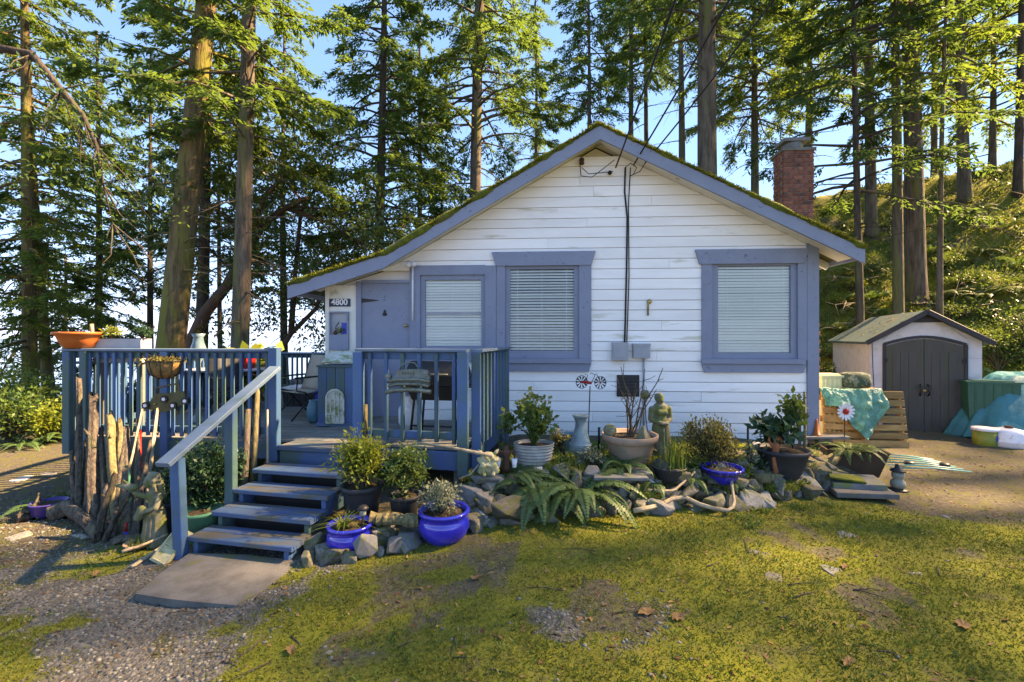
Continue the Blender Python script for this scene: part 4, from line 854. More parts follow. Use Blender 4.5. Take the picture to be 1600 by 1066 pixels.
# ------------------------------------------------------------ trees
def conifer(name, label, x, y, H, r0, lean=(0, 0), cs=3., cr=2.2, nb=70, bark='bark', mat='needle', dead=10, seed=1, droop=.25, dens=1., group=None, zb=None, side=None, taper=.75, top=.55, fine=1.):
    g = np.random.default_rng(seed); zb = gh(x, y)-.15 if zb is None else zb
    t = thing(name, label, 'tree', (x, y, zb), 0, group)
    bend = g.normal(0, .005*H, 2)
    def ax(z): q = z/H; return np.array([lean[0]*q+bend[0]*math.sin(q*3), lean[1]*q+bend[1]*math.sin(q*2.4), z])
    zs_ = np.concatenate([[0, .25, .6], np.linspace(1.2, H, 14)])
    mb = MB(); mb.tube([ax(z) for z in zs_], [r0*(1.35 if z == 0 else 1.15 if z < .3 else 1.04 if z < .7 else max(.05, 1-taper*z/H)) for z in zs_], 14)
    allk = []
    nb = int(nb*(1.25 if group else 1.05 if 31 <= seed <= 39 else 1.45))
    for k in range(nb+dead):
        isdead = k >= nb
        z = g.uniform(cs*.35, cs*1.05+2) if isdead else cs+(H-cs)*((k+g.random())/nb)
        az = k*2.39996+g.normal(0, .4)
        if side is not None and g.random() < .6: az = side+g.normal(0, .7)
        q = max(0, (z-cs)/(H-cs)); L = cr*(1-q)**top*g.uniform(.6, 1.15)+.25
        if isdead: L = g.uniform(.4, 1.0)*cr*.75
        d = np.array([math.cos(az), math.sin(az), 0]); up0 = g.uniform(-.15, .35); n = 7
        s = np.linspace(0, 1, n); dr = droop*g.uniform(.5, 1.5)
        zz = (up0*s-dr*s**2*1.5+.25*dr*s**4)*L; wob = np.cumsum(g.normal(0, .03*L, (n, 3)), 0)*s[:, None]
        pts = ax(z)+d*(L*s)[:, None]+np.array([0, 0, 1])*zz[:, None]+wob
        rb = min(.05, .014*L+.006)
        mb.tube(pts, np.linspace(rb, .004, n), 4, cap=False)
        if isdead:
            for j in range(int(3*L)+1):
                i = g.integers(2, n-1); e = unit(g.normal(size=3))*.5+d*.5+np.array([0, 0, -.2]); ll = g.uniform(.15, .5); mb.tube([pts[i], pts[i]+e*ll*.5, pts[i]+e*ll+np.array([0, 0, -.05])], [.006, .004, .002], 3, cap=False)
            continue
        m = max(5, int(L*13*dens)); si = g.uniform(.18, 1, m)**.8; side_ = g.choice([-1, 1], m)
        B = np.stack([np.interp(si, s, pts[:, c]) for c in range(3)], -1)
        lat = np.array([-d[1], d[0], 0]); bl = (.20+.42*L*.45*(1.12-si))*g.uniform(.6, 1.2, m)
        bd = unit(d*g.uniform(.5, 1.1, m)[:, None]+lat*(side_*g.uniform(.35, 1., m))[:, None]+np.array([0, 0, 1])*g.uniform(-.55, .12, m)[:, None])
        nk = 13; a = np.tile(np.linspace(.1, 1, nk), (m, 1)); sg = np.tile(np.where(np.arange(nk) % 2, 1, -1), (m, 1))
        P = B[:, None]+bd[:, None]*(a*bl[:, None])[..., None]+np.array([0, 0, -1])*(.35*(a**2)*bl[:, None])[..., None]+g.normal(0, .02, (m, nk, 3))
        lat2 = unit(np.cross(bd, [0, 0, 1.])); D = bd[:, None]*.8+lat2[:, None]*(sg*.75)[..., None]+g.normal(0, .28, (m, nk, 3))+np.array([0, 0, -.22])
        Nn = np.array([0, 0, 1.])+g.normal(0, .45, (m, nk, 3))
        P, D, Nn = P.reshape(-1, 3), D.reshape(-1, 3), Nn.reshape(-1, 3); kl = g.uniform(.085, .20, len(P))*fine
        allk.append(kites(P, D, Nn, kl, kl*.34))
    mb.build('trunk', mt[bark], t, True)
    if allk: tag(link('crown', npmesh('crown', np.concatenate(allk)), mt[mat], t), kind=None)
    return t
def px_tree(px, d): return (px-800)/F*d, d
def leaf_cloud(C, Rr, n, leaf, g, sub=3., up=.3, asp=.45):
    """leaves gathered in clumps round the centres C with radii Rr"""
    C = np.asarray(C); K = len(C); i = g.integers(0, K, n); P = C[i]+unit(g.normal(size=(n, 3)))*(np.asarray(Rr)[i]*g.random(n)**.45)[:, None]
    D = unit(P-C[i])*.6+g.normal(0, .6, (n, 3))+np.array([0, 0, up]); L = leaf*g.uniform(.6, 1.3, n)
    return kites(P, D, np.array([0, 0, 1.])+g.normal(0, .6, (n, 3)), L, L*asp)
def broadleaf(name, label, x, y, limbs, mat, bark, n, leaf, seed, cl=(.35, .8), group=None, nclump=26, r0=.2, zb=None):
    g = np.random.default_rng(seed); zb = gh(x, y)-.1 if zb is None else zb; t = thing(name, label, 'tree', (x, y, zb), 0, group); mb = MB(); C, Rr = [], []
    for pts, r_ in limbs:
        mb.tube(pts, np.linspace(r_, r_*.35, len(pts)), 9); P = np.array(pts, float)
        for k in range(nclump):
            f = g.uniform(.45, 1); i = f*(len(P)-1); a = P[int(i)]+(P[min(int(i)+1, len(P)-1)]-P[int(i)])*(i-int(i)); e = a+g.normal(0, 1, 3)*np.array([1, 1, .7])*(.5+f*.7)
            mb.tube([a, (a+e)/2+g.normal(0, .1, 3), e], [r_*.22, r_*.12, .004], 4, cap=False); C.append(e); Rr.append(g.uniform(*cl))
            for _ in range(2):
                e2 = e+g.normal(0, .45, 3); mb.tube([e, e2], [.008, .003], 3, cap=False); C.append(e2); Rr.append(g.uniform(*cl)*.7)
    mb.build('trunk', mt[bark], t, True); link('crown', npmesh('crown', leaf_cloud(C, Rr, n, leaf, g)), mt[mat], t); return t
# left: the big trunks beyond the deck
def T(label, px, d, **k): x, y = px_tree(px, d); return conifer(k.pop('name', 'fir_tree'), label, x, y, **k)
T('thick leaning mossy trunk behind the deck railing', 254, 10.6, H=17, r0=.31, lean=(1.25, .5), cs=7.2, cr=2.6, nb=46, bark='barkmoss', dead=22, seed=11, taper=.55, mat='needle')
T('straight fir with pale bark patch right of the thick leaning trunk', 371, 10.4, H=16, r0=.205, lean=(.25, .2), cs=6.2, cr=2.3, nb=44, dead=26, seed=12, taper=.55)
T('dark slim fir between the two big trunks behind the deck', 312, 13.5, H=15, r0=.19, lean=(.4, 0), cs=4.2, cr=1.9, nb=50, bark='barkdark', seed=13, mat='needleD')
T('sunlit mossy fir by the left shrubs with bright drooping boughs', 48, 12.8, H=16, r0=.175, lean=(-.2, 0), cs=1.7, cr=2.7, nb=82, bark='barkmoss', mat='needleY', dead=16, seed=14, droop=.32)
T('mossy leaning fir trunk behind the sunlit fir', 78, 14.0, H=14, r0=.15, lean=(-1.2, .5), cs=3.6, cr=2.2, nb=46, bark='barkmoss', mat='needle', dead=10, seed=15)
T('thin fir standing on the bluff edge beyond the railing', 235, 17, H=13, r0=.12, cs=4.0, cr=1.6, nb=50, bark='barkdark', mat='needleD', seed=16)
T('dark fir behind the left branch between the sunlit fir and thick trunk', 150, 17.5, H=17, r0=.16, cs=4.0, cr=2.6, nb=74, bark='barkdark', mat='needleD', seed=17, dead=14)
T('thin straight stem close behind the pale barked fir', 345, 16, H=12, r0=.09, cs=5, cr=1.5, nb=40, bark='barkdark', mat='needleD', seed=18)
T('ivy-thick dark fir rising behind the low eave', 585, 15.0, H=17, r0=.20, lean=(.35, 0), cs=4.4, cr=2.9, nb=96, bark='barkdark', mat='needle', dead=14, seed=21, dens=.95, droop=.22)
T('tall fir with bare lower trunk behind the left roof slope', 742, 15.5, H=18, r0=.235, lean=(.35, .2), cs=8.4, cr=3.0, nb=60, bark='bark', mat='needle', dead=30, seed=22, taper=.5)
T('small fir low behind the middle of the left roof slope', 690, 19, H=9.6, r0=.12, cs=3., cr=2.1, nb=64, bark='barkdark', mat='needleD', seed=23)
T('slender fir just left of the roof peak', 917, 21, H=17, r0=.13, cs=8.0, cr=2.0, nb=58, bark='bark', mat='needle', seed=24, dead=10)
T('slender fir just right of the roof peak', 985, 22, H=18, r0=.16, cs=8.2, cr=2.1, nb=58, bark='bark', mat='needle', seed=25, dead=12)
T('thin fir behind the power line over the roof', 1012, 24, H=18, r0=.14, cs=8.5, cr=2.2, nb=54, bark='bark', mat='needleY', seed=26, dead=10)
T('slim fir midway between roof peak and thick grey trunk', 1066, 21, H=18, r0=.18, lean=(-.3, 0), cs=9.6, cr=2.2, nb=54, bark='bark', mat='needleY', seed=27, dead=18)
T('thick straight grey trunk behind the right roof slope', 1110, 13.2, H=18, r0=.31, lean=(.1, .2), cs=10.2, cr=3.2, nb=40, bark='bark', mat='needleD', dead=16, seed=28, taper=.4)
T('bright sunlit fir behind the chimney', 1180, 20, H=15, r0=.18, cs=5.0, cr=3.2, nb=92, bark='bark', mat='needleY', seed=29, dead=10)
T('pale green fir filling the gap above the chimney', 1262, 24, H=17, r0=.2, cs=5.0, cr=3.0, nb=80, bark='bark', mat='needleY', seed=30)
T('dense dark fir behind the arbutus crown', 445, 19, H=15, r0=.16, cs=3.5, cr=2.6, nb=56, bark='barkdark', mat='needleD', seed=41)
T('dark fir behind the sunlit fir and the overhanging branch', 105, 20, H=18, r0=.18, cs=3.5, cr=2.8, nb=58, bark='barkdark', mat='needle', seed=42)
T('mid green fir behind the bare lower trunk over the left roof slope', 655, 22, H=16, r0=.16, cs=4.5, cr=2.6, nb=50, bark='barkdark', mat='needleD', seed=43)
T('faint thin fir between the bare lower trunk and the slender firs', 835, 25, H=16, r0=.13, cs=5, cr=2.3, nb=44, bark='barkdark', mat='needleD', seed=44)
# right: trunks on the hillside
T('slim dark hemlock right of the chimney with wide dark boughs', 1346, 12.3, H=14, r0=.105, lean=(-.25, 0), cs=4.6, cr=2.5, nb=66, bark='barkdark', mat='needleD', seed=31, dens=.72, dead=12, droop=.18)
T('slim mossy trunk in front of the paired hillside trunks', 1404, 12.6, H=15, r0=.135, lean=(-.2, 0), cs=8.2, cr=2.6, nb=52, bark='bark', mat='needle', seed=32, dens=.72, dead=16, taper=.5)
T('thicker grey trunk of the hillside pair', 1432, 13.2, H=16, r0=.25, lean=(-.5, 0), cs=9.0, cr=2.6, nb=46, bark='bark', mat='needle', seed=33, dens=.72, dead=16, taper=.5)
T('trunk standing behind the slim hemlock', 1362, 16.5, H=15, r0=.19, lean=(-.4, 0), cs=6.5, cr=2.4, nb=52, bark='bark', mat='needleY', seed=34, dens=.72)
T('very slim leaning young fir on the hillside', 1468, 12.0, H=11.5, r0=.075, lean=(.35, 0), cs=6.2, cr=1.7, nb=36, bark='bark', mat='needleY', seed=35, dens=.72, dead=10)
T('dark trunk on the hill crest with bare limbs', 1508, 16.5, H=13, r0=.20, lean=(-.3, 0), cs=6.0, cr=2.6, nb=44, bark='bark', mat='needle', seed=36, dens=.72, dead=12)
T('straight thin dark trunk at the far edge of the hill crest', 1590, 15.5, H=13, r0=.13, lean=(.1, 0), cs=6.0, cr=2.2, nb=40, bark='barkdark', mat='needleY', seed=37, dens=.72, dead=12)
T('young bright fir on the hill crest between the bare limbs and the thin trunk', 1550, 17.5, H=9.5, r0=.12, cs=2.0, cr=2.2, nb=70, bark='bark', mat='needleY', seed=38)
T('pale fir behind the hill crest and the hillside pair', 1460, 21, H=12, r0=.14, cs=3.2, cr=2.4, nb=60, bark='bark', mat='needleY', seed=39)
# arbutus with the leaning limb, leaves over the low eave
x, y = px_tree(298, 12.4)
k = 12.4/F
def L3(*q): return [((a-298)*k, dy, (527-b)*k+1.9) for a, b, dy in q]
broadleaf('arbutus_tree', 'leaning arbutus with dark glossy crown over the low eave', x, y, [(L3((298, 640, 0), (302, 520, 0), (320, 480, 0), (352, 435, .1), (378, 375, .2), (402, 338, .3), (440, 312, .2), (480, 300, 0)), .19), (L3((378, 375, .2), (420, 300, -.2), (450, 240, .4)), .09), (L3((440, 312, .2), (500, 330, .6), (560, 370, .4)), .07)], 'leafD', 'arbutus', 10000, .14, 51, nclump=15, zb=-.35)
x, y = px_tree(470, 13.5); k = 13.5/F
def L4(*q): return [((a-470)*k, dy, (527-b)*k+2.0) for a, b, dy in q]
broadleaf('arbutus_tree', 'small arbutus with crooked limb below the low eave', x, y, [(L4((425, 640, 0), (430, 560, 0), (455, 520, 0), (490, 480, .2), (505, 440, 0), (530, 380, .1)), .10), (L4((455, 520, 0), (450, 440, .4), (470, 330, 0), (520, 250, 0)), .09)], 'leafD', 'arbutus', 6500, .13, 52, nclump=13, zb=-.3)
# bare branch reaching in on the left from a tree outside the view
x, y = -7.6, 5.2; t = thing('overhanging_tree', 'dark bare drooping branch reaching in above the orange bowl', 'tree', (x, y, gh(x, y)-.2)); mb = MB()
bz = gh(x, y)-.2; O = Vector((x, y, bz)); mb.tube([(0, 0, 0), (.1, 0, 3), (.2, .1, 6.5), (.1, 0, 10)], [.3, .25, .2, .1], 12)
pts = [Vector((-7.4, 5.25, 4.4))]+[at(a, b_, 5.4) for a, b_ in ((-20, 72), (50, 85), (95, 140), (130, 180), (152, 230), (162, 290), (176, 350))]; mb.tube([p-O for p in pts], [.08, .055, .042, .034, .026, .019, .012, .005], 8)
g = np.random.default_rng(5)
for i in range(2, 8):
    for q in range(5):
        a = pts[i]-O; e = Vector(g.normal(0, .22, 3))+Vector((.12, 0, -.35)); mb.tube([a, a+e*.5+Vector(g.normal(0, .05, 3)), a+e*g.uniform(.8, 1.3)], [.010, .006, .002], 4, cap=False)
mb.build('trunk', mt['barkdark'], t, True)
C = [np.array(pts[i]-O)+g.normal(0, .3, 3) for i in range(3, 8) for _ in range(4)]; link('crown', npmesh('crown', leaf_cloud(C, [.28]*len(C), 700, .06, g)), mt['needleD'], t)
# trees right of the view: the lawn lies in their broken shade
for i, (x, y, h, c, r_) in enumerate([(21, 8.4, 21, 8, 2.4), (24.5, 4.6, 17, 9, 2.2), (19.5, 5.9, 15, 7, 2.0), (16, 6.2, 21, 13.5, 2.5), (15.5, 3.6, 20, 13.5, 2.3)]):
    conifer('fir_tree', 'tall fir of the grove sunward of the lawn', x, y, H=h, r0=.22, cs=c, cr=r_, nb=40, seed=60+i, dens=.42, group='grove beside the lawn', mat='needle', fine=1.25, dead=4)

# ------------------------------------------------------------ shrubs, ferns, grasses
def bush(name, label, cat, loc, rx, rz, n, leaf, mat, seed, group=None, clumps=22, stem='barkdark', ry=None, asp=.45, up=.3, base=.25, cl=.32):
    g = np.random.default_rng(seed); t = thing(name, label, cat, loc, 0, group); ry = ry or rx
    C = unit(g.normal(size=(clumps, 3)))*(g.random(clumps)**.5)[:, None]*np.array([rx*.72, ry*.72, rz*.72/2])+np.array([0, 0, rz*.5+base*.0])
    C[:, 2] = np.maximum(C[:, 2], rz*.12); mb = MB()
    for c in C: mb.tube([(0, 0, -.01), (c[0]*.35, c[1]*.35, c[2]*.55), tuple(c)], [.012*rx/.3, .008*rx/.3, .003], 4, cap=False)
    mb.build('stem', mt[stem], t, True)
    link('foliage', npmesh('foliage', leaf_cloud(C, g.uniform(.6, 1.2, clumps)*cl*min(rx, rz), n, leaf, g, up=up, asp=asp)), mt[mat], t); return t
def frond_mesh(seed, L=1., n=26, w=.15):
    g = np.random.default_rng(seed); s = np.linspace(0, 1, n); xz = np.stack([L*(s*.92-.12*s**3), np.zeros(n), L*(.75*s-.95*s**2)*.8], -1)
    tv = np.gradient(xz, axis=0); P, D, Ll, Ww, Nn = [], [], [], [], []
    for i in range(2, n):
        for sd_ in (-1, 1):
            P.append(xz[i]); D.append(np.array([0, sd_, 0])+unit(tv[i])*.35+g.normal(0, .06, 3)+np.array([0, 0, -.18])); q = s[i]
            Ll.append(w*L*(1-.9*max(0, (q-.25)/.75)**1.5)*min(1, .35+q*3)*g.uniform(.9, 1.1)); Ww.append(L*.046); Nn.append(np.cross([0, 1, 0], tv[i])*-1)
    K = kites(np.array(P), np.array(D), np.array(Nn), np.array(Ll), np.array(Ww), .1)
    r = MB(); r.tube(xz, np.linspace(.006, .0015, n)*L, 4, cap=False); V = np.array(r.v)[np.array(r.f)]
    return npmesh('frond', np.concatenate([K, V]))
FR = {m: [frond_mesh(s) for s in (1, 2, 3)] for m in ('fern', 'fernY')}
for m in FR:
    for me in FR[m]: me.materials.append(mt[m])
def fern(label, loc, L, n, seed, mat='fern', group=None, tilt=(.1, .55), yaw=None, spread=6.283):
    g = random.Random(seed); t = thing('fern', label, 'fern', loc, 0, group)
    for k in range(n):
        a = (yaw or 0)+spread*(k+g.uniform(-.3, .3))/n; q = g.uniform(.65, 1.1)*L
        link('frond', g.choice(FR[mat]), None, t, (.03*math.cos(a), .03*math.sin(a), 0), (g.uniform(-.25, .25), -g.uniform(*tilt)+.15, a), (q, q, q))
    return t
def blades(name, label, cat, loc, n, h, mat, seed, spread=.05, w=.008, lean=.35, group=None):
    g = np.random.default_rng(seed); t = thing(name, label, cat, loc, 0, group); P = []
    for k in range(n):
        b0 = np.append(g.normal(0, spread, 2), -.005); d = g.normal(0, lean, 2); hh = h*g.uniform(.6, 1.1); sd_ = unit(np.array([d[1], -d[0], 0])+1e-6)*w/2
        c = [b0+np.array([d[0]*q*q*hh, d[1]*q*q*hh, hh*(q-.35*q**3*np.linalg.norm(d)*1.3)]) for q in (0, .4, .75, 1)]
        for i in range(3): ta, tb_ = 1-i*.28, 1-(i+1)*.32; P += [c[i]-sd_*ta, c[i]+sd_*ta, c[i+1]+sd_*tb_, c[i+1]-sd_*tb_]
    tag(link('leaves', npmesh('leaves', np.array(P)), mt[mat], t), kind='stuff'); return t
G = lambda px, py, z=0.: (lambda p: Vector((p.x, p.y, gh(p.x, p.y))))(gp(px, py, z))
def GZ(px, py, z0=.3):
    """point of the real ground seen at a pixel"""
    d = np.arange(1.8, 20, .01); x = (px-800)/F*d; z = CZ-(py-HY)/F*d; k = np.nonzero(z <= GH(x, d))[0]
    if len(k): p = at(px, py, float(d[k[0]])); return Vector((p.x, p.y, gh(p.x, p.y)))
    return gp(px, py, z0)
# left undergrowth
for i, (px, py, rx, rz, m, lab) in enumerate([(20, 690, 1.0, 1.0, 'leafG', 'salal shrub with lit leaves at the path edge under the sunlit fir'), (95, 690, .55, .85, 'leafY', 'bright young shrub right against the deck corner'), (60, 668, 1.1, 1.2, 'leafG', 'dark salal shrub behind the path'), (-30, 668, 1.4, 1.5, 'leafY', 'tall salal shrub leftmost along the path'), (130, 660, .8, .9, 'leafG', 'shrub showing between the deck posts'), (210, 655, .9, 1.0, 'leafD', 'dark shrub under the deck view')]):
    p = GZ(px, py); bush('salal_shrub', lab, 'shrub', p, rx, rz, 2200, .085, m, 80+i, asp=.5, clumps=30)
for i, (px, py, L) in enumerate([(92, 690, .7), (40, 700, .6), (75, 800, .5), (110, 785, .45)]): fern('sword fern on the shady side of the driftwood' if i > 1 else 'sword fern at the sunny path edge', GZ(px, py)+Vector((0, 0, .02)), L, 12, 90+i, group='left ferns')
p = Vector((at(400, 520, 8.2).x, 8.2, DZ)); sp_ = bush('maple_sapling', 'potted sapling with large bright yellow green leaves on the deck', 'plant', p, .42, .0001+1.25, 170, .24, 'leafY', 97, asp=.7, clumps=12, cl=.5)
p = Vector((at(205, 535, 5.9).x, 5.87, 1.71)); bush('trough_plant', 'dark green plant in the pale rail trough', 'plant', p+Vector((.17, 0, 0)), .17, .14, 420, .04, 'leafDeep', 98)
p = Vector((at(178, 535, 5.9).x, 5.87, 1.71)); bush('trough_plant', 'yellowish plant in the pale rail trough', 'plant', p-Vector((.02, 0, 0)), .15, .14, 260, .045, 'leafY', 99)
# hillside ferns, shrubs, fallen sticks
hp_ = [(1300, 560), (1325, 520), (1360, 470), (1330, 455), (1385, 500), (1470, 470), (1500, 500), (1540, 470), (1580, 500), (1560, 540), (1590, 420), (1530, 400), (1480, 420), (1570, 360), (1520, 340), (1310, 480), (1450, 400), (1595, 460), (1500, 450), (1340, 430)]
for i, (px, py) in enumerate(hp_):
    p = GZ(px, py)
    if hill_s(p.x, p.y) < .2: p = Vector((p.x*1.25, p.y*1.25, gh(p.x*1.25, p.y*1.25)))
    if i % 3 == 0: bush('hillside_shrub', 'low mossy green shrub on the hillside', 'shrub', p, .6, .45, 1100, .06, ['leafG', 'leafY'][i % 2], 110+i, group='hillside shrubs', clumps=26)
    else: fern('sword fern on the mossy hillside', p+Vector((0, 0, .03)), .95, 12, 110+i, 'fernY' if i % 2 else 'fern', 'hillside ferns', tilt=(.2, .7))
for i, (px, py, rx, rz) in enumerate([(1560, 590, .8, 1.3), (1600, 560, 1.0, 1.6), (1300, 600, .5, .9)]):
    p = at(px, py, 10.6 if px > 1500 else 11.5); bush('hedge_shrub', 'leafy shrub close behind the shed' if px < 1400 else 'tangled leafy shrub beside the shed at the hill foot', 'shrub', (p.x, p.y, gh(p.x, p.y)), rx, rz, 2600, .07, 'leafD' if i else 'leafG', 140+i, clumps=40, group='shrubs round the shed')
g = np.random.default_rng(8)
for i in range(60):
    px, py = g.uniform(1290, 1600), g.uniform(280, 560); p = GZ(px, py)
    if hill_s(p.x, p.y) < .4: continue
    d = Vector(g.normal(0, 1, 3)); d.z = abs(d.z)*.25; d.normalize(); L = g.uniform(.8, 2.2); pts = [Vector((0, 0, .02))+d*L*q+Vector((0, 0, -.25*L*q*q*.4))+Vector(g.normal(0, .04, 3)) for q in np.linspace(0, 1, 6)]
    for q in pts: q.z = max(q.z, gh(p.x+q.x, p.y+q.y)-p.z+.02)
    mb = MB(); mb.tube(pts, np.linspace(.016, .004, 6), 5)
    for j in (2, 3, 4):
        e = Vector(g.normal(0, .3, 3)); mb.tube([pts[j], pts[j]+e], [.007, .003], 4)
    tag(mb.build('fallen_branch', mt['driftpale' if i % 2 else 'drift'], None, True, p), 'thin fallen branch lying on the hillside', 'branch', 'fallen branches on the hillside')
# ------------------------------------------------------------ rocks
def rock_mesh(seed, flat=1., bev=.022):
    g = np.random.default_rng(seed); bm = bmesh.new()
    for p in unit(g.normal(size=(12, 3)))*g.uniform(.8, 1.15, (12, 1)):
        q = np.sign(p)*np.abs(p)**.6; bm.verts.new((q[0]*.55, q[1]*.45, q[2]*.42*flat))
    r = bmesh.ops.convex_hull(bm, input=bm.verts); bmesh.ops.delete(bm, geom=[v for v in r['geom_interior'] if isinstance(v, bmesh.types.BMVert)], context='VERTS')
    bmesh.ops.bevel(bm, geom=list(bm.edges), offset=bev, segments=1, affect='EDGES', profile=.6)
    me = bpy.data.meshes.new('rock'); bm.to_mesh(me); bm.free(); return me
RK = [rock_mesh(s) for s in range(9)]; RKF = [rock_mesh(40+s, .4, .018) for s in range(5)]
def rmat(base, m):
    c = base.copy(); c.materials.clear(); c.materials.append(mt[m]); return c
RKM = {m: ([rmat(q, m) for q in RK], [rmat(q, m) for q in RKF]) for m in ('rock', 'paler', 'white', 'slate', 'moss')}
def rock(loc, s, m='rock', label='angular grey stone in the low wall edging the garden bed', group='stones edging the garden bed', flat=False, name='stone', rot=None, sq=(1, 1, 1)):
    me = rnd.choice(RKM[m][1 if flat else 0]); o = link(name, me, None, None, loc, rot or (rnd.uniform(-.3, .3), rnd.uniform(-.3, .3), rnd.uniform(0, 6.28)), (s*sq[0]*rnd.uniform(.9, 1.2), s*sq[1]*rnd.uniform(.85, 1.1), s*sq[2]*rnd.uniform(.85, 1.1)))
    return tag(o, label, 'stone', group)
g = random.Random(3)
for row, (dy, dz, s0, s1, step) in enumerate([(.05, .03, .18, .30, .18), (.19, .15, .16, .28, .17), (.34, .25, .14, .25, .17), (.10, .05, .09, .15, .17), (.27, .2, .09, .14, .2)]):
    x = -.42 if row else -.55
    while x < 3.55:
        s = g.uniform(s0, s1); y = float(bedfront(x))+dy+g.uniform(-.05, .05)
        if not (row == 0 and .3 < x < 1.0 and g.random() < .5):
            m = g.choices(['rock', 'paler', 'slate'], [.66, .22, .12])[0]; zz = gh(x, y)
            rock((x, y, zz+s*.12 if row in (0, 3) else zz+s*.16), s*1.12, m, {'rock': 'angular grey mossy stone', 'paler': 'pale weathered stone', 'slate': 'dark slate stone'}[m]+[' at the foot of the low wall edging the bed', ' in the middle of the low wall edging the bed', ' on top of the low wall edging the bed', ' chinked small at the wall foot', ' wedged small in the upper wall'][row])
        x += step*g.uniform(.75, 1.25)
# mossy cushions in the wall
for i, (px, py, s) in enumerate([(790, 735, .30), (870, 738, .34), (1010, 775, .32), (1215, 765, .36), (1060, 745, .26), (1240, 760, .3), (770, 790, .22)]):
    p = GZ(px, py); mb = MB(); mb.ball((0, 0, 0), .5*s, 14, 8, (1.1, .8, .5)); o = mb.build('moss_cushion', mt['moss'], None, True, p+Vector((0, 0, .02))); tag(o, 'green moss cushion among the garden wall stones', 'moss', 'moss cushions in the wall')
    n = 500; P = unit(NP.normal(size=(n, 3))); P[:, 2] = abs(P[:, 2]); Q = P*.5*s*np.array([1.1, .8, .5]); f = link('moss_tuft', npmesh('moss_tuft', kites(Q, P+rdir(n)*.6, rdir(n), .03, .012)), mt['mossblade'], o); tag(f, kind='stuff')
# stones by the steps and the blue pots
for px, py, s, m in [(492, 862, .20, 'rock'), (505, 872, .16, 'paler'), (520, 880, .17, 'rock'), (545, 880, .13, 'rock'), (600, 850, .28, 'rock'), (618, 862, .2, 'slate'), (645, 838, .22, 'slate'), (640, 858, .2, 'slate'), (745, 815, .18, 'paler'), (760, 795, .24, 'paler'), (730, 782, .2, 'paler'), (575, 870, .12, 'rock'), (485, 880, .15, 'rock'), (760, 825, .12, 'paler'), (590, 868, .1, 'paler')]:
    p = GZ(px, py); rock(p+Vector((0, .02, s*.18)), s*1.15, m, 'rough stone set around the blue glazed pots and steps', 'stones around the pots')
p = GZ(571, 872); rock(p+Vector((0, 0, .10)), .2, 'slate', 'upright slate shard against the blue pot beside the steps', 'slate shard', True, rot=(R(85), 0, R(20)))
for px, py, s in [(748, 812, .16), (842, 745, .12), (858, 735, .10), (1017, 760, .09), (1182, 700, .08), (1248, 752, .1)]:
    p = GZ(px, py); rock(p+Vector((0, 0, .05)), s, 'white', 'small white quartz stone among the garden stones', 'white quartz stones')
p = GZ(815, 818); rock(p+Vector((0, 0, .10)), .46, 'rock', 'largest grey boulder left of the big fern', 'boulder', sq=(1.1, .8, .75), rot=(.1, .1, .4))
p = GZ(1205, 770); rock(p+Vector((0, .12, .12)), .34, 'paler', 'squared pale stone block under the terracotta figurine', 'block', rot=(0, 0, .1), sq=(1.1, .7, .95))
p = GZ(1265, 770); rock(p+Vector((0, .03, .12)), .30, 'slate', 'flat diamond shaped slate leaning on the bed edge', 'slate', True, rot=(R(50), .3, .2))
for px, py, s in [(1248, 745, .2), (1275, 748, .24), (1295, 752, .2), (1285, 735, .2), (1310, 742, .2), (1235, 752, .18)]:
    p = GZ(px, py); rock(p+Vector((0, 0, .04)), s*1.2, 'rock', 'angular grey stone heaped near the paving slabs', 'stones near the slabs')
# flat stones and lumps lying in the lawn and the drive
for px, py, s, m in [(1300, 890, .16, 'slate'), (1325, 838, .2, 'slate'), (1185, 865, .18, 'rock'), (1210, 905, .17, 'rock'), (1425, 895, .12, 'paler'), (120, 838, .42, 'paler'), (35, 748, .3, 'white'), (25, 840, .22, 'paler'), (1170, 975, .05, 'rock'), (295, 872, .2, 'rock'), (270, 838, .2, 'rock'), (70, 742, .25, 'paler'), (1480, 808, .09, 'slate'), (282, 1046, .07, 'rock'), (515, 1020, .05, 'paler'), (890, 968, .05, 'paler'), (855, 985, .05, 'rock'), (1330, 980, .05, 'rock')]:
    p = GZ(px, py); rock(p+Vector((0, 0, -.11*s)), s, m, 'flat stone lying in the moss and gravel of the yard', 'flat stones in the yard', True, rot=(rnd.uniform(-.08, .08), rnd.uniform(-.08, .08), rnd.uniform(0, 6)))
def slab(name, label, px, py, z, w, d, h, m, rz, tilt=(0, 0)):
    p = gp(px, py, z); t = MB(); g_ = random.Random(px); poly = [(-w/2, -d/2), (w/2, -d/2+.02), (w/2-.01, d/2), (-w/2+.02, d/2-.01)]; n = 4
    V = [(a, b_, 0) for a, b_ in poly]+[(a+g_.uniform(-.006, .006), b_+g_.uniform(-.006, .006), h) for a, b_ in poly]; t.add(V, [(3, 2, 1, 0), (4, 5, 6, 7)]+[(k, (k+1) % 4, 4+(k+1) % 4, 4+k) for k in range(4)])
    o = t.build(name, mt[m], None, False, p, (*tilt, rz)); b_ = o.modifiers.new('b', 'BEVEL'); b_.width = .008; b_.segments = 2; return tag(o, label, 'paving slab')
slab('paving_slab', 'lower grey paving slab lying beside the stones', 1342, 770, .03, .58, .42, .055, 'concrete', R(-14), (0, R(-2)))
slab('paving_slab', 'upper grey paving slab on top of another slab', 1335, 757, .085, .50, .38, .06, 'slate', R(-20), (R(2), R(-3)))
slab('mossy_slab', 'thin slab overgrown with green moss on the paving slabs', 1322, 748, .155, .34, .22, .025, 'moss', R(-26), (R(3), R(4)))
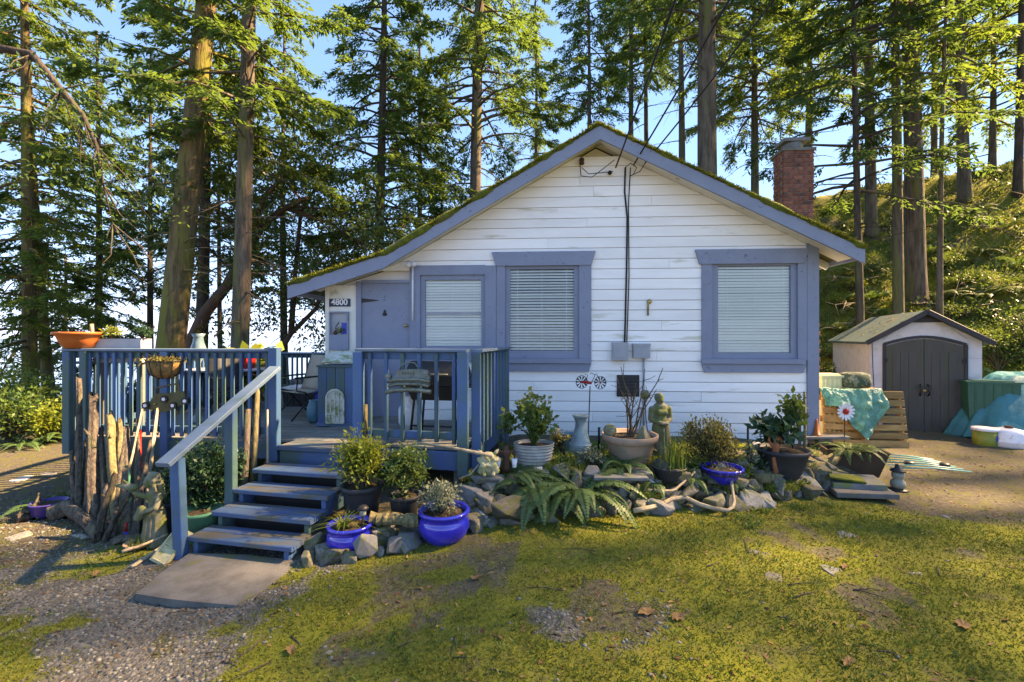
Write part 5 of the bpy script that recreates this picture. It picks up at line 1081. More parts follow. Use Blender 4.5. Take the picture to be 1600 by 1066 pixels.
slab('slate_slab', 'long thin slate slab under the small fern', 968, 748, .30, .54, .18, .035, 'slate', R(-3))

# ------------------------------------------------------------ pots and their plants
def pot(label, px, py, z, prof, mat, soil, sc=1., name='plant_pot', **kw):
    p = gp(px, py, z); prof = [(a*sc, b_*sc) for a, b_ in prof]
    if z > .2: p = GZ(px, py); z = p.z-.012
    return lathe_thing(name, label, 'plant pot', (p.x, p.y, z), prof, mt[mat], soil=(soil[0]*sc, soil[1]*sc), **kw), Vector((p.x, p.y, z+soil[1]*sc))
GLZ = [(.10, 0), (.125, .01), (.175, .07), (.195, .13), (.185, .18), (.168, .205), (.175, .21), (.192, .225), (.195, .24), (.185, .25), (.165, .245), (.155, .22), (.15, .18)]
NUR = [(.12, 0), (.13, .01), (.165, .24), (.17, .25), (.185, .255), (.19, .29), (.18, .295), (.165, .29), (.16, .25)]
_, s1 = pot('round cobalt blue glazed pot beside the bottom step', 547, 862, -.12, GLZ, 'cobalt', (.155, .215), 1.0)
blades('spider_plant', 'pale spider plant in the cobalt pot beside the bottom step', 'plant', s1-Vector((.05, .04, 0)), 60, .20, 'leafY', 201, .02, .010, .9)
_, s2 = pot('round cobalt blue glazed pot holding the grey green bush', 694, 846, -.07, GLZ, 'cobalt', (.155, .215), 1.16)
bush('grey_shrub', 'dense grey green shrub in the cobalt pot', 'shrub', s2-Vector((.03, 0, .02)), .21, .33, 1500, .035, 'leafGrey', 202, clumps=40, cl=.4)
_, s3 = pot('large black nursery pot beside the upper steps', 566, 812, .0, [(a, b_*1.1) for a, b_ in NUR], 'blackplastic', (.165, .285), 1.05)
bush('box_shrub', 'yellow green shrub growing in the large black nursery pot', 'shrub', s3, .36, .56, 2600, .045, 'leafY', 203, clumps=46, cl=.34)
_, s4 = pot('low black pot half hidden behind the lichen covered plank', 632, 812, .02, NUR, 'blackplastic', (.165, .26), .82)
bush('box_shrub', 'olive green shrub behind the lichen covered plank', 'shrub', s4, .28, .50, 2000, .04, 'leafG', 204, clumps=36, cl=.36)
p = at(618, 808, 4.05); gq = np.random.default_rng(12); mb = MB(); mb.tube([(x_, gq.normal(0, .006), -.05*x_+gq.normal(0, .006)) for x_ in np.linspace(-.21, .22, 16)], [.062*gq.uniform(.82, 1.15) for _ in range(16)], 10); mb.v = [(a, b_, c*.85) for a, b_, c in mb.v]; o = mb.build('lichen_plank', mt['lichen'], None, False, (p.x, p.y-.05, p.z)); tag(o, 'lichen covered piece of wood resting on stones behind the blue pots', 'wood')
for dx in (-.12, .12): rock((p.x+dx, p.y-.03, p.z-.11), .2, 'rock', 'mossy stone carrying the lichen covered plank', 'stones under the plank')
def solar(label, px, py, d, h):
    p = at(px, py, d); t = thing('solar_light', label, 'garden light', (p.x, p.y, p.z)); MB().tube([(0, 0, -h), (0, 0, .0)], .008, 6).build('stake', mt['black'], t); MB().lathe([(.02, 0), (.028, .01), (.026, .05), (.02, .055)], 14).build('lens', mt['lamp'], t, True); MB().lathe([(.045, .055), (.05, .065), (.03, .085), (.005, .09)], 16).build('cap', mt['black'], t, True)
solar('small black solar garden light behind the cobalt pot', 567, 806, 3.92, .25)
# left of the steps
p = GZ(325, 820); pt = lathe_thing('green_tub', 'pale green plastic tub beside the steps handrail', 'plant pot', (-2.95, 4.36, gh(-2.95, 4.36)-.02), [(.13, 0), (.14, .01), (.18, .25), (.19, .26), (.195, .285), (.18, .29), (.165, .26)], mt['greenpot'], soil=(.17, .25))
bush('evergreen_shrub', 'dark dense evergreen shrub behind the handrail', 'shrub', (-3.08, 4.62, gh(-3.08, 4.62)+.02), .46, .98, 6000, .05, 'leafDeep', 205, clumps=60, cl=.30)
p = gp(268, 822, -.15); _ = lathe_thing('dark_pot', 'dark blue grey pot behind the mossy statue', 'plant pot', (p.x, p.y+.02, gh(p.x, p.y)), [(.10, 0), (.11, .01), (.15, .26), (.165, .27), (.165, .30), (.15, .30), (.14, .27)], mt['blackplastic'], soil=(.145, .27))
bush('potted_shrub', 'small dark shrub in the pot behind the mossy statue', 'shrub', (p.x, p.y+.02, gh(p.x, p.y)+.27), .19, .26, 900, .045, 'leafDeep', 206, clumps=24)
p = GZ(218, 856); t = lathe_thing('bowl_dish', 'shallow clay dish planted with grass', 'plant pot', p+Vector((0, 0, -.005)), [(.07, 0), (.095, .015), (.115, .05), (.122, .055), (.118, .06), (.10, .045)], mt['terrapale'], soil=(.105, .04))
blades('grass_tuft', 'short green grass growing in the shallow dish', 'grass', p+Vector((.02, .02, .035)), 200, .10, 'grass', 207, .05, .005, .5)
p = GZ(249, 880)+Vector((0, -.02, 0)); o = MB(); o.bar((0, 0, 0), (0, 0, .30), .15, .03, up=(0, 1, 0), c=.004); t = thing('relief_tile', 'rectangular carved stone tile leaning beside the bottom step', 'tile', p, 0); t.rotation_euler = (R(-35), R(28), 0); o.build('plate', mt['statuepale'], t)
for z0, z1 in ((.02, .13), (.15, .28)):
    mb = MB()
    for a, b_ in (((-.06, z0), (.06, z0)), ((-.06, z1), (.06, z1)), ((-.06, z0), (-.06, z1)), ((.06, z0), (.06, z1))): mb.bar((a[0], -.018, a[1]), (b_[0], -.018, b_[1]), .012, .012, up=(0, 1, 0))
    mb.build('raised_border', mt['statuepale'], t)
p = GZ(62, 812); lathe_thing('violet_pot', 'violet glazed pot behind the lying driftwood', 'plant pot', (p.x, p.y+.1, gh(p.x, p.y+.1)), [(.10, 0), (.15, .05), (.16, .14), (.17, .15), (.15, .155), (.13, .12)], mt['purple'], soil=(.14, .12))
# bed, from the deck to the corner
def rib_tub(px, py, z):
    p = gp(px, py, z); t = thing('ribbed_tub', 'oval galvanised ribbed tub full of greenery', 'plant pot', (p.x, p.y, z)); prof = [(.15, 0)]
    for k in range(8): zz = .015+k*.033; prof += [(.150+.005*k, zz), (.160+.005*k, zz+.006), (.174+.005*k, zz+.0165), (.160+.005*k, zz+.027)]
    prof += [(.205, .285), (.212, .29), (.205, .297), (.195, .29), (.19, .25)]; MB().lathe(prof, 30, sx=1.05, sy=.8).build('body', mt['galv'], t, True); MB().lathe([(.19, .25), (.19, .262), (.002, .265)], 30, sx=1.05, sy=.8).build('soil', mt['soil'], t, True); return Vector((p.x, p.y, z+.265))
s5 = rib_tub(834, 735, .30)
g_ = bush('leafy_perennial', 'tall bright green leafy perennials in the ribbed tub', 'plant', s5, .34, .66, 560, .065, 'leafG', 208, clumps=46, cl=.17, asp=.7, stem='leafG')
bush('climbing_shoot', 'thin leafy shoot climbing by the short railing', 'plant', s5+Vector((-.30, .1, -.25)), .12, .85, 110, .07, 'leafG', 209, clumps=10, asp=.7, cl=.5, stem='barkdark')
p = gp(907, 728, .30); v = lathe_thing('baluster_vase', 'slender weathered teal baluster vase by the bed stones', 'vase', (p.x, p.y, gh(p.x, p.y)-.02), [(.075, 0), (.08, .015), (.055, .03), (.045, .07), (.075, .13), (.115, .19), (.12, .23), (.115, .25), (.09, .34), (.06, .44), (.055, .50), (.08, .55), (.095, .57), (.085, .575), (.05, .52)], mt['tealglaze'], n=20)
for zz in (.19, .21, .23, .25): MB().lathe([(.118, zz), (.124, zz+.006), (.118, zz+.012)], 20).build('band', mt['tealglaze'], v, True)
p = gp(893, 712, .32); lathe_thing('teal_planter', 'teal glazed planter half hidden behind the slender vase', 'plant pot', (p.x, p.y+.15, gh(p.x, p.y)-.02), [(.11, 0), (.14, .08), (.155, .22), (.165, .24), (.15, .245), (.14, .2)], mt['teal'], soil=(.14, .21))
bush('bronze_sedum', 'dark bronze leaved plant between tub and vase', 'plant', Vector((p.x-.13, p.y+.05, gh(p.x, p.y))), .16, .36, 500, .04, 'leafBrown', 210, clumps=20)
blades('strappy_plant', 'strappy green leaved clump left of the slender vase', 'plant', GZ(872, 738)+Vector((0, .05, 0)), 90, .26, 'grass', 211, .05, .010, .5)
blades('strappy_plant', 'fine grassy clump in front of the ribbed tub', 'plant', GZ(838, 748)+Vector((0, .02, 0)), 70, .22, 'grass', 212, .06, .006, .3)
blades('bulb_leaves', 'pale striped leaves drooping over the boulder', 'plant', GZ(778, 812)+Vector((0, .02, .06)), 34, .22, 'leafGrey', 213, .03, .012, .8)
blades('bulb_leaves', 'bright limp leaves at the foot of the slender vase', 'plant', GZ(905, 745)+Vector((0, .0, .02)), 20, .16, 'leafY', 214, .03, .014, .9)
tp, s6 = pot('wide weathered terracotta pot holding a bare twiggy shrub', 984, 722, .30, [(.19, 0), (.20, .01), (.27, .24), (.275, .25), (.30, .255), (.315, .33), (.305, .335), (.28, .325), (.27, .28)], 'terrapale', (.275, .29), n=36)
t = thing('bare_shrub', 'bare twiggy shrub in the wide terracotta pot', 'shrub', s6); gg = np.random.default_rng(4); mb = MB()
for k in range(9):
    a = gg.uniform(0, 6.28); d = np.array([math.cos(a)*gg.uniform(.1, .6), math.sin(a)*.25, 1]); L = gg.uniform(.5, .82); pts = [np.zeros(3)+gg.normal(0, .03, 3)*np.array([1, 1, 0])]
    for q in range(5): pts.append(pts[-1]+d*L/5+gg.normal(0, .018, 3))
    mb.tube(pts, np.linspace(.011, .004, 6), 5, cap=False)
    for q in (2, 3, 4):
        e = unit(gg.normal(size=3)+np.array([0, 0, 1.2]))*gg.uniform(.08, .2); mb.tube([pts[q], pts[q]+e*.5+gg.normal(0, .01, 3), pts[q]+e], [.006, .004, .0025], 4, cap=False)
mb.build('twig', mt['drift'], t, True)
o = MB().ball((0, 0, 0), .075, 18, 12).build('stone_ball', mt['statue'], None, True, s6+Vector((-.235, -.05, .085))); tag(o, 'round stone ball on the terracotta pot rim', 'ornament')
o = MB().lathe([(.085, 0), (.08, .02), (.02, .13), (.004, .15)], 4, (0, 0, 0)).build('stone_pyramid', mt['statue'], None, False, s6+Vector((.11, -.14, .01))); tag(o, 'little mossy pyramid stone in the terracotta pot', 'ornament')
bush('heather', 'small grey blue heather before the terracotta pot', 'plant', gp(1000, 712, .32)+Vector((0, -.18, -.02)), .15, .24, 700, .03, 'leafGrey', 215, clumps=22)
blades('strappy_plant', 'tall daffodil leaves in the low dark pot', 'plant', GZ(1046, 748)+Vector((.03, 0, .10)), 80, .40, 'grass', 216, .06, .014, .22)
pot('low dark pot of daffodil leaves in front of the stone woman', 1046, 748, .28, [(.13, 0), (.15, .02), (.17, .12), (.18, .13), (.16, .135), (.15, .1)], 'blackplastic', (.155, .11))
bush('round_heather', 'rounded bronze green heather bush against the wall boards', 'shrub', gp(1122, 735, .30)+Vector((0, .15, -.03)), .47, .62, 3600, .04, 'leafBrown', 217, clumps=70, cl=.25, ry=.3, up=.8)
_, s7 = pot('fluted cobalt blue bowl in front of the heather bush', 1128, 752, .28, [(.10, 0), (.12, .01), (.16, .08), (.20, .14), (.215, .15), (.21, .165), (.19, .16), (.18, .12)], 'cobalt', (.185, .13), flute=.025, fn=18, n=72)
blades('bowl_plant', 'sparse green shoots in the fluted blue bowl', 'plant', s7, 40, .13, 'leafGrey', 218, .07, .008, .5)
_, s8 = pot('big dark round pot near the corner board', 1222, 745, .27, [(.17, 0), (.18, .01), (.25, .17), (.28, .30), (.30, .31), (.30, .345), (.285, .35), (.265, .30)], 'blackplastic', (.268, .31), .92, n=36)
bush('hellebore', 'glossy broad leaved plant in the big dark pot', 'plant', s8-Vector((.06, 0, 0)), .28, .44, 330, .12, 'leafDeep', 219, clumps=26, asp=.5, cl=.34, stem='leafG')
bush('climbing_rose', 'leggy leafy climber beside the corner board stakes', 'plant', s8+Vector((.18, .1, 0)), .16, .86, 240, .085, 'leafG', 220, clumps=20, asp=.6, cl=.5)
for i, (px, py0, py1, m, lab) in enumerate([(1257, 612, 708, 'lichen', 'stake in a sunlit yellow tone right against the corner board'), (1249, 615, 712, 'drift', 'brown stake next to the stake in a sunlit yellow tone')]):  # yellow of the first stake is sunlight put into its colour
    p = at(px, py1, 5.55); o = MB().tube([(0, 0, -.15), (.005, 0, .3), (0, 0, (py1-py0)*5.55/F)], [.016, .017, .014], 8).build('plant_stake', mt[m], None, True, p); tag(o, lab, 'stake')
bush('speckled_plant', 'fine silver plant behind the stone block', 'plant', gp(1180, 735, .3)+Vector((0, .1, 0)), .11, .34, 500, .03, 'leafGrey', 221, clumps=16)
# ferns
fern('largest green sword fern arching over the lawn edge', GZ(905, 800)+Vector((0, .05, .16)), .74, 17, 231, tilt=(-.15, .45), yaw=R(175), spread=R(225))
fern('sword fern beside the boulder with long fronds to the lawn', GZ(840, 795)+Vector((0, .08, .18)), .72, 12, 232, tilt=(-.2, .35), yaw=R(150), spread=R(200))
fern('small sword fern on the slate slab', GZ(975, 742)+Vector((0, .05, .06)), .46, 13, 233, tilt=(.0, .5))
fern('fern frond clump trailing over the moss below the figures', GZ(800, 755)+Vector((0, .05, .07)), .5, 7, 234, tilt=(0, .4), yaw=R(-60), spread=R(160))
fern('low feathery fern among the wall stones', GZ(1020, 765)+Vector((0, .05, .05)), .34, 8, 235, tilt=(0, .3), yaw=R(160), spread=R(160))
# trough by the slabs
p = gp(1345, 748, .05); tr = thing('trough_planter', 'dark brown tapered trough planter beside the paving slabs', 'plant pot', (p.x, p.y+.12, gh(p.x, p.y)-.02), R(-18))
V = [(x*s, y*s, z_) for z_, s in ((0, .72), (.28, 1), (.30, 1.04), (.30, .95), (.25, .92)) for x, y in ((-.31, -.14), (.31, -.14), (.31, .14), (-.31, .14))]
MB().add(V, [(3, 2, 1, 0)]+[(4*i+k, 4*i+(k+1) % 4, 4*i+4+(k+1) % 4, 4*i+4+k) for i in range(4) for k in range(4)]+[(16, 17, 18, 19)]).build('body', mt['brownpot'], tr)
fern('fern spilling out of the dark brown trough', tr.location+Vector((-.05, 0, .27)), .46, 14, 236, 'fernY', tilt=(.0, .5)); fern('second lower fern in the dark brown trough', tr.location+Vector((.12, .0, .27)), .42, 9, 237, 'fern', tilt=(-.1, .4))
# daisy wind ornament
p = at(1321, 643, 6.3); t = thing('daisy_ornament', 'white metal daisy with red centre on a stem by the pallet', 'ornament', p); MB().tube([(0, .015, 0), (0, .02, -.62)], .006, 6).build('stem', mt['black'], t)
pm_ = MB(); pm_.add([(0, 0, .03), (.018, -.006, .07), (.014, -.012, .115), (0, -.014, .125), (-.014, -.012, .115), (-.018, -.006, .07)], [(0, 1, 2, 3, 4, 5)]); pmh = pm_.mesh('petal'); pmh.materials.append(mt['whitepaint'])
for k in range(14):
    o = link('petal', pmh, None, t, (0, -.004*(k % 2), 0), (0, k*6.283/14, 0)); o.modifiers.new('s', 'SOLIDIFY').thickness = .003
MB().ball((0, -.012, 0), .042, 16, 10, (1, .5, 1)).build('centre', mt['red'], t, True)
p = at(1276, 652, 6.4); o = MB().lathe([(.06, 0), (.06, .012), (.045, .015), (.012, .20), (.01, .22)], 16).build('orange_cone', mt['orange'], None, True, (p.x, p.y, p.z-.25)); tag(o, 'small orange cone beside the corner board', 'cone')
o = MB().bar((-.3, 0, 0), (.3, 0, 0), .14, .04).build('stone_ledge', mt['slate'], None, False, (p.x+.1, p.y-.02, p.z-.272)); tag(o, 'dark ledge carrying the small orange cone', 'ledge')
rock((p.x+.1, p.y+.03, p.z-.36), .3, 'rock', 'stone propping the dark ledge by the corner board', 'ledge stone'); rock((p.x+.0, p.y+.05, p.z-.52), .34, 'rock', 'stone propping the dark ledge by the corner board', 'ledge stone')
# solar jar lantern
p = GZ(1403, 766); t = thing('jar_lantern', 'stacked frosted jar lantern standing beside the trough', 'lantern', p, 0); MB().lathe([(.10, 0), (.10, .015), (.03, .02)], 18).build('base', mt['black'], t, True)
MB().lathe([(.05, .018), (.075, .05), (.07, .10), (.045, .125), (.06, .15), (.06, .19), (.035, .215)], 18).build('jar', mt['lamp'], t, True); MB().lathe([(.075, .212), (.07, .225), (.03, .25), (.025, .29), (.005, .295)], 18).build('cap', mt['black'], t, True)
# bicycle wind spinner
p = at(922, 600, 5.9); S = 5.9/F; t = thing('bicycle_spinner', 'red and black bicycle wind spinner on a thin rod by the wall', 'wind spinner', p)
MB().tube([(.0, .0, -.03), (-.03, .0, -.80)], .007, 6).build('rod', mt['black'], t)
for cx, cz in ((-13*S, 3*S), (16*S, 2*S)):
    w_ = MB().tube([(cx+9*S*math.cos(a), 0, cz+10*S*math.sin(a)) for a in np.linspace(0, 6.283, 21)], .004, 5).build('wheel', mt['black'], t)
    for k in range(10):
        a = k*.6283; ca, sa = math.cos(a), math.sin(a); mb = MB(); r0, r1 = .015, 9*S
        mb.add([(cx+r0*ca, 0, cz+r0*sa), (cx+r1*math.cos(a-.16), -.012, cz+r1*math.sin(a-.16)), (cx+r1*math.cos(a+.16), .008, cz+r1*math.sin(a+.16))], [(0, 1, 2)]); mb.build('vane', mt['black'], w_).modifiers.new('s', 'SOLIDIFY').thickness = .002
    MB().ball((cx, 0, cz), .014).build('hub', mt['red'], w_, True)
MB().tube([(-16*S, -.01, 3*S), (-6*S, -.01, 3*S), (2*S, -.01, 1*S)], [.012, .022, .015], 8).build('fender', mt['red'], t, True)
mb = MB(); mb.tube([(2*S, 0, 1*S), (8*S, 0, 14*S), (10*S, 0, 16*S), (16*S, 0, 2*S)], .004, 5); mb.tube([(-6*S, 0, 3*S), (-4*S, 0, 14*S), (-8*S, 0, 15*S)], .004, 5); mb.tube([(8*S, 0, 14*S), (2*S, 0, 17*S), (0, 0, 15*S)], .004, 5); mb.build('frame', mt['black'], t, True)
# gazing ball stake
p = at(1008, 617, 5.85); t = thing('ball_finial', 'dark metal ball on twin stems between bare shrub and stone woman', 'ornament', p); MB().ball((0, 0, 0), .06, 18, 12, (1, 1, 1.05)).build('ball', mt['statue'], t, True)
MB().tube([(0, 0, -.05), (.01, 0, -.3), (.05, 0, -.62)], .006, 6).build('stem', mt['rust'], t, True); MB().tube([(0, 0, -.05), (-.05, 0, -.3), (-.10, 0, -.62)], .006, 6).build('stem', mt['rust'], t, True)
o = MB().tube([(0, 0, 0), (0, 0, .32)], .016, 8).build('iron_stub', mt['black'], None, True, gp(941, 712, .3)+Vector((0, .2, -.02))); tag(o, 'short black iron stub left of the terracotta pot', 'stake')
o = MB().tube([(0, 0, -.05), (.005, 0, .40)], .012, 8).build('iron_stub', mt['black'], None, True, gp(1175, 722, .3)+Vector((0, .1, 0))); tag(o, 'short black post between heather bush and big dark pot', 'stake')

# ------------------------------------------------------------ statues: one skin each, grown from limbs
def caps(V, p0, p1, r0, r1, sc=(1, 1, 1)):
    out = []
    for p, r_ in ((p0, r0), (p1, r1)):
        for i in range(7):
            th = math.pi*i/6
            for k in range(12): a = 6.2832*k/12; out.append((p[0]+r_*math.sin(th)*math.cos(a)*sc[0], p[1]+r_*math.sin(th)*math.sin(a)*sc[1], p[2]+r_*math.cos(th)*sc[2]))
    bm = bmesh.new()
    for q in out: bm.verts.new(q)
    bmesh.ops.remove_doubles(bm, verts=bm.verts, dist=1e-5)
    r = bmesh.ops.convex_hull(bm, input=bm.verts); bmesh.ops.delete(bm, geom=list({v for v in r['geom_interior']+r['geom_unused'] if isinstance(v, bmesh.types.BMVert)}), context='VERTS')
    bm.verts.ensure_lookup_table(); bm.verts.index_update(); n = len(V.v); V.v += [tuple(v.co) for v in bm.verts]; V.f += [tuple(v.index+n for v in f.verts) for f in bm.faces]; bm.free()
def figure(name, label, loc, parts, mat, vox, rz=0, parent=None, cat='statue', scl=1., smooth=1):
    mb = MB()
    for q in parts: caps(mb, *q)
    mb.v = [tuple(c*scl for c in v) for v in mb.v]
    o = mb.build(name, mt[mat], parent, True, loc, (0, 0, rz)); m = o.modifiers.new('r', 'REMESH'); m.mode = 'VOXEL'; m.voxel_size = vox*scl; m.use_smooth_shade = True
    s = o.modifiers.new('s', 'SMOOTH'); s.factor = .5; s.iterations = smooth
    return tag(o, label, cat) if label else o
# standing stone woman, head bowed, hands joined round a bowl
W_ = [((0, 0, .0), (0, 0, .05), .12, .11), ((-.035, 0, .06), (-.035, -.01, .34), .085, .07), ((.04, 0, .06), (.035, 0, .34), .09, .07), ((0, .01, .36), (0, .01, .46), .078, .07), ((0, .01, .46), (0, .01, .54), .07, .085, (1.15, .8, 1)),
      ((-.035, -.045, .505), (.035, -.045, .505), .035, .035), ((0, .01, .56), (-.005, .0, .615), .035, .03), ((-.012, -.012, .655), (-.012, -.008, .68), .05, .05, (.9, 1, 1.1)), ((-.012, .03, .68), (-.01, .035, .66), .05, .045), ((-.014, -.062, .648), (-.014, -.060, .655), .010, .010),
      ((-.105, .01, .54), (-.12, .0, .42), .038, .034), ((-.12, .0, .42), (-.03, -.09, .385), .032, .024), ((.105, .01, .54), (.12, .0, .42), .038, .034), ((.12, .0, .42), (.03, -.09, .385), .032, .024), ((-.02, -.095, .385), (.02, -.095, .385), .03, .03, (1.3, 1, .7)),
      ((-.06, -.06, .05), (-.05, -.055, .30), .02, .014), ((.0, -.075, .05), (.0, -.065, .32), .02, .014), ((.06, -.06, .05), (.055, -.05, .30), .022, .014), ((-.035, .01, .06), (-.09, .01, .07), .07, .05)]
p = gp(1032, 712, .32); figure('stone_woman', 'mossy stone statue of a robed woman with joined hands', (p.x, p.y, gh(p.x, p.y)+.02), W_, 'statue', .008, R(8), scl=1.0)
slab('statue_plinth', 'squat stone plinth under the robed stone woman', 1032, 716, .28, .27, .25, .06, 'slate', 0)
# mossy figure left of the steps lifting a shell
Lf = [((0, 0, .02), (0, 0, .035), .11, .10, (1.1, 1, .6)), ((.035, 0, .05), (.03, .0, .28), .06, .055), ((-.03, -.025, .05), (-.015, -.025, .28), .05, .05), ((.0, 0, .28), (.0, .0, .34), .07, .055), ((0, 0, .34), (-.01, 0, .43), .05, .062, (1.05, .8, 1)), ((-.015, 0, .45), (-.03, -.008, .50), .026, .024),
      ((-.045, -.015, .545), (-.04, -.012, .565), .043, .045, (1, .95, 1.15)), ((-.01, .02, .58), (.03, .03, .50), .038, .03), ((.02, .03, .52), (.045, .03, .42), .03, .026), ((-.02, .03, .55), (.01, .05, .45), .03, .028), ((-.005, -.035, .57), (.03, -.035, .47), .02, .016), ((-.092, -.018, .545), (-.088, -.018, .55), .009, .009), ((-.03, 0, .61), (.0, .01, .60), .03, .03),
      ((-.06, -.03, .43), (-.14, -.05, .46), .024, .02), ((-.14, -.05, .46), (-.19, -.05, .51), .019, .015), ((-.15, -.06, .515), (-.31, -.06, .53), .04, .016, (1, 1, .8)), ((-.20, -.06, .545), (-.245, -.06, .575), .013, .008), ((.06, -.02, .43), (.075, -.08, .35), .026, .023), ((.075, -.08, .35), (-.03, -.115, .32), .022, .018),
      ((-.06, -.105, .28), (-.03, -.105, .35), .036, .03), ((.085, .01, .03), (.055, 0, .28), .032, .018), ((.01, -.065, .03), (.012, -.055, .28), .017, .011), ((-.065, -.06, .03), (-.045, -.055, .25), .017, .011), ((.05, -.055, .03), (.04, -.045, .28), .017, .011), ((-.03, -.075, .03), (-.02, -.07, .25), .014, .009)]
p = GZ(243, 850); figure('stone_girl', 'mossy stone figure raising a shell beside the driftwood', (p.x, p.y, gh(p.x, p.y)-.01), Lf, 'statue', .0075, R(-5), scl=1.06)
# crouching gargoyle with a blowpipe stick
Gg = [((0, 0, .03), (0, 0, .10), .085, .075, (1.1, .9, 1)), ((0, -.01, .14), (0, -.01, .15), .075, .07, (1.15, .9, .85)), ((-.07, -.05, .03), (-.05, -.09, .09), .04, .035), ((.07, -.05, .03), (.05, -.09, .09), .04, .035), ((-.045, -.10, .012), (-.045, -.13, .012), .022, .018), ((.045, -.10, .012), (.045, -.13, .012), .022, .018),
      ((-.075, -.01, .20), (-.10, 0, .225), .02, .008), ((.075, -.01, .20), (.10, 0, .225), .02, .008), ((-.03, -.075, .175), (-.03, -.08, .175), .014, .014), ((.03, -.075, .175), (.03, -.08, .175), .014, .014), ((0, -.085, .15), (0, -.092, .145), .016, .016), ((-.035, -.075, .115), (.035, -.075, .115), .016, .016), ((-.09, -.0, .13), (-.05, -.09, .10), .026, .022), ((.09, 0, .13), (.06, -.085, .14), .026, .022), ((-.02, -.10, .10), (.02, -.10, .09), .016, .016)]
p = at(763, 738, 4.62); gz = p.z; figure('gargoyle', 'small pale stone gargoyle crouching on a dark rock', (p.x, p.y, gz), Gg, 'statuepale', .0055, R(5))
rock((p.x+.0, p.y+.0, gz-.05), .30, 'slate', 'dark arched rock under the crouching gargoyle', 'rock', True, rot=(0, 0, .3), sq=(1.1, .9, 1)); rock((p.x-.1, p.y, gz-.14), .2, 'slate', 'dark stone propping the gargoyle rock', 'gargoyle props'); rock((p.x+.09, p.y+.02, gz-.14), .2, 'slate', 'dark stone propping the gargoyle rock', 'gargoyle props')
rock((p.x-.03, p.y+.02, gz-.22), .26, 'paler', 'pale flat stone under the gargoyle rocks', 'gargoyle props', True)
a = at(652, 692, 4.78); b_ = at(768, 712, 4.50); o = MB().tube([Vector((0, 0, 0)), (b_-a)*.5+Vector((0, 0, .01)), b_-a], [.012, .014, .02], 8).build('long_stick', mt['driftpale'], None, True, a); tag(o, 'long pale stick held at the gargoyle mouth', 'stick')
o = MB().tube([(0, 0, 0), (-.08, -.02, -.09), (-.19, -.03, -.13)], .008, 6).build('thin_stick', mt['driftpale'], None, True, at(748, 726, 4.55)); tag(o, 'thin curved stick below the gargoyle', 'stick')
# rusty figure with two white cups
p = at(791, 728, 4.78); t = thing('rusty_figure', 'rusty iron figure holding two white cups beside the gargoyle', 'statue', p)
figure('body', None, (0, 0, 0), [((0, 0, -.02), (0, 0, .08), .05, .035), ((0, 0, .08), (0, 0, .14), .032, .04), ((0, 0, .17), (0, 0, .185), .03, .03), ((-.03, 0, .14), (-.085, -.02, .16), .014, .012), ((.03, 0, .14), (.085, -.02, .16), .014, .012), ((-.085, -.02, .16), (-.085, -.03, .09), .012, .01), ((.085, -.02, .16), (.085, -.03, .09), .012, .01), ((0, 0, -.02), (0, 0, -.14), .018, .014)], 'rust', .007, parent=t)
for s in (-1, 1): MB().lathe([(.018, -.05), (.022, -.045), (.032, .045), (.028, .045), (.018, -.03)], 16, (s*.085, -.045, .045)).build('cup', mt['whitepaint'], t, True)
MB().lathe([(.085, -.22), (.08, -.20), (.05, -.16), (.015, -.135), (.004, -.13)], 18).build('bell', mt['rust'], t, True)
# terracotta figurine hanging on the dark pot
Ff = [((0, 0, .13), (0, 0, .17), .032, .026), ((0, 0, .17), (0, 0, .225), .024, .033), ((0, 0, .24), (.004, 0, .255), .014, .013), ((.005, -.005, .28), (.005, -.005, .29), .024, .024), ((.005, .015, .28), (.01, .012, .25), .022, .016), ((-.033, 0, .225), (-.06, 0, .27), .013, .011), ((-.06, 0, .27), (-.045, 0, .31), .011, .009), ((.033, 0, .225), (.055, .01, .26), .013, .011), ((.055, .01, .26), (.05, .02, .30), .011, .009), ((-.014, 0, .12), (-.012, -.005, .05), .022, .017), ((.014, 0, .12), (.012, -.005, .05), .022, .017), ((-.012, -.005, .05), (-.01, .0, -.01), .016, .011), ((.012, -.005, .05), (.01, 0, -.01), .016, .011)]
p = at(1212, 737, 4.98); figure('clay_figurine', 'terracotta figurine with raised arms before the big dark pot', p, Ff, 'copper', .006, 0, scl=1.25)

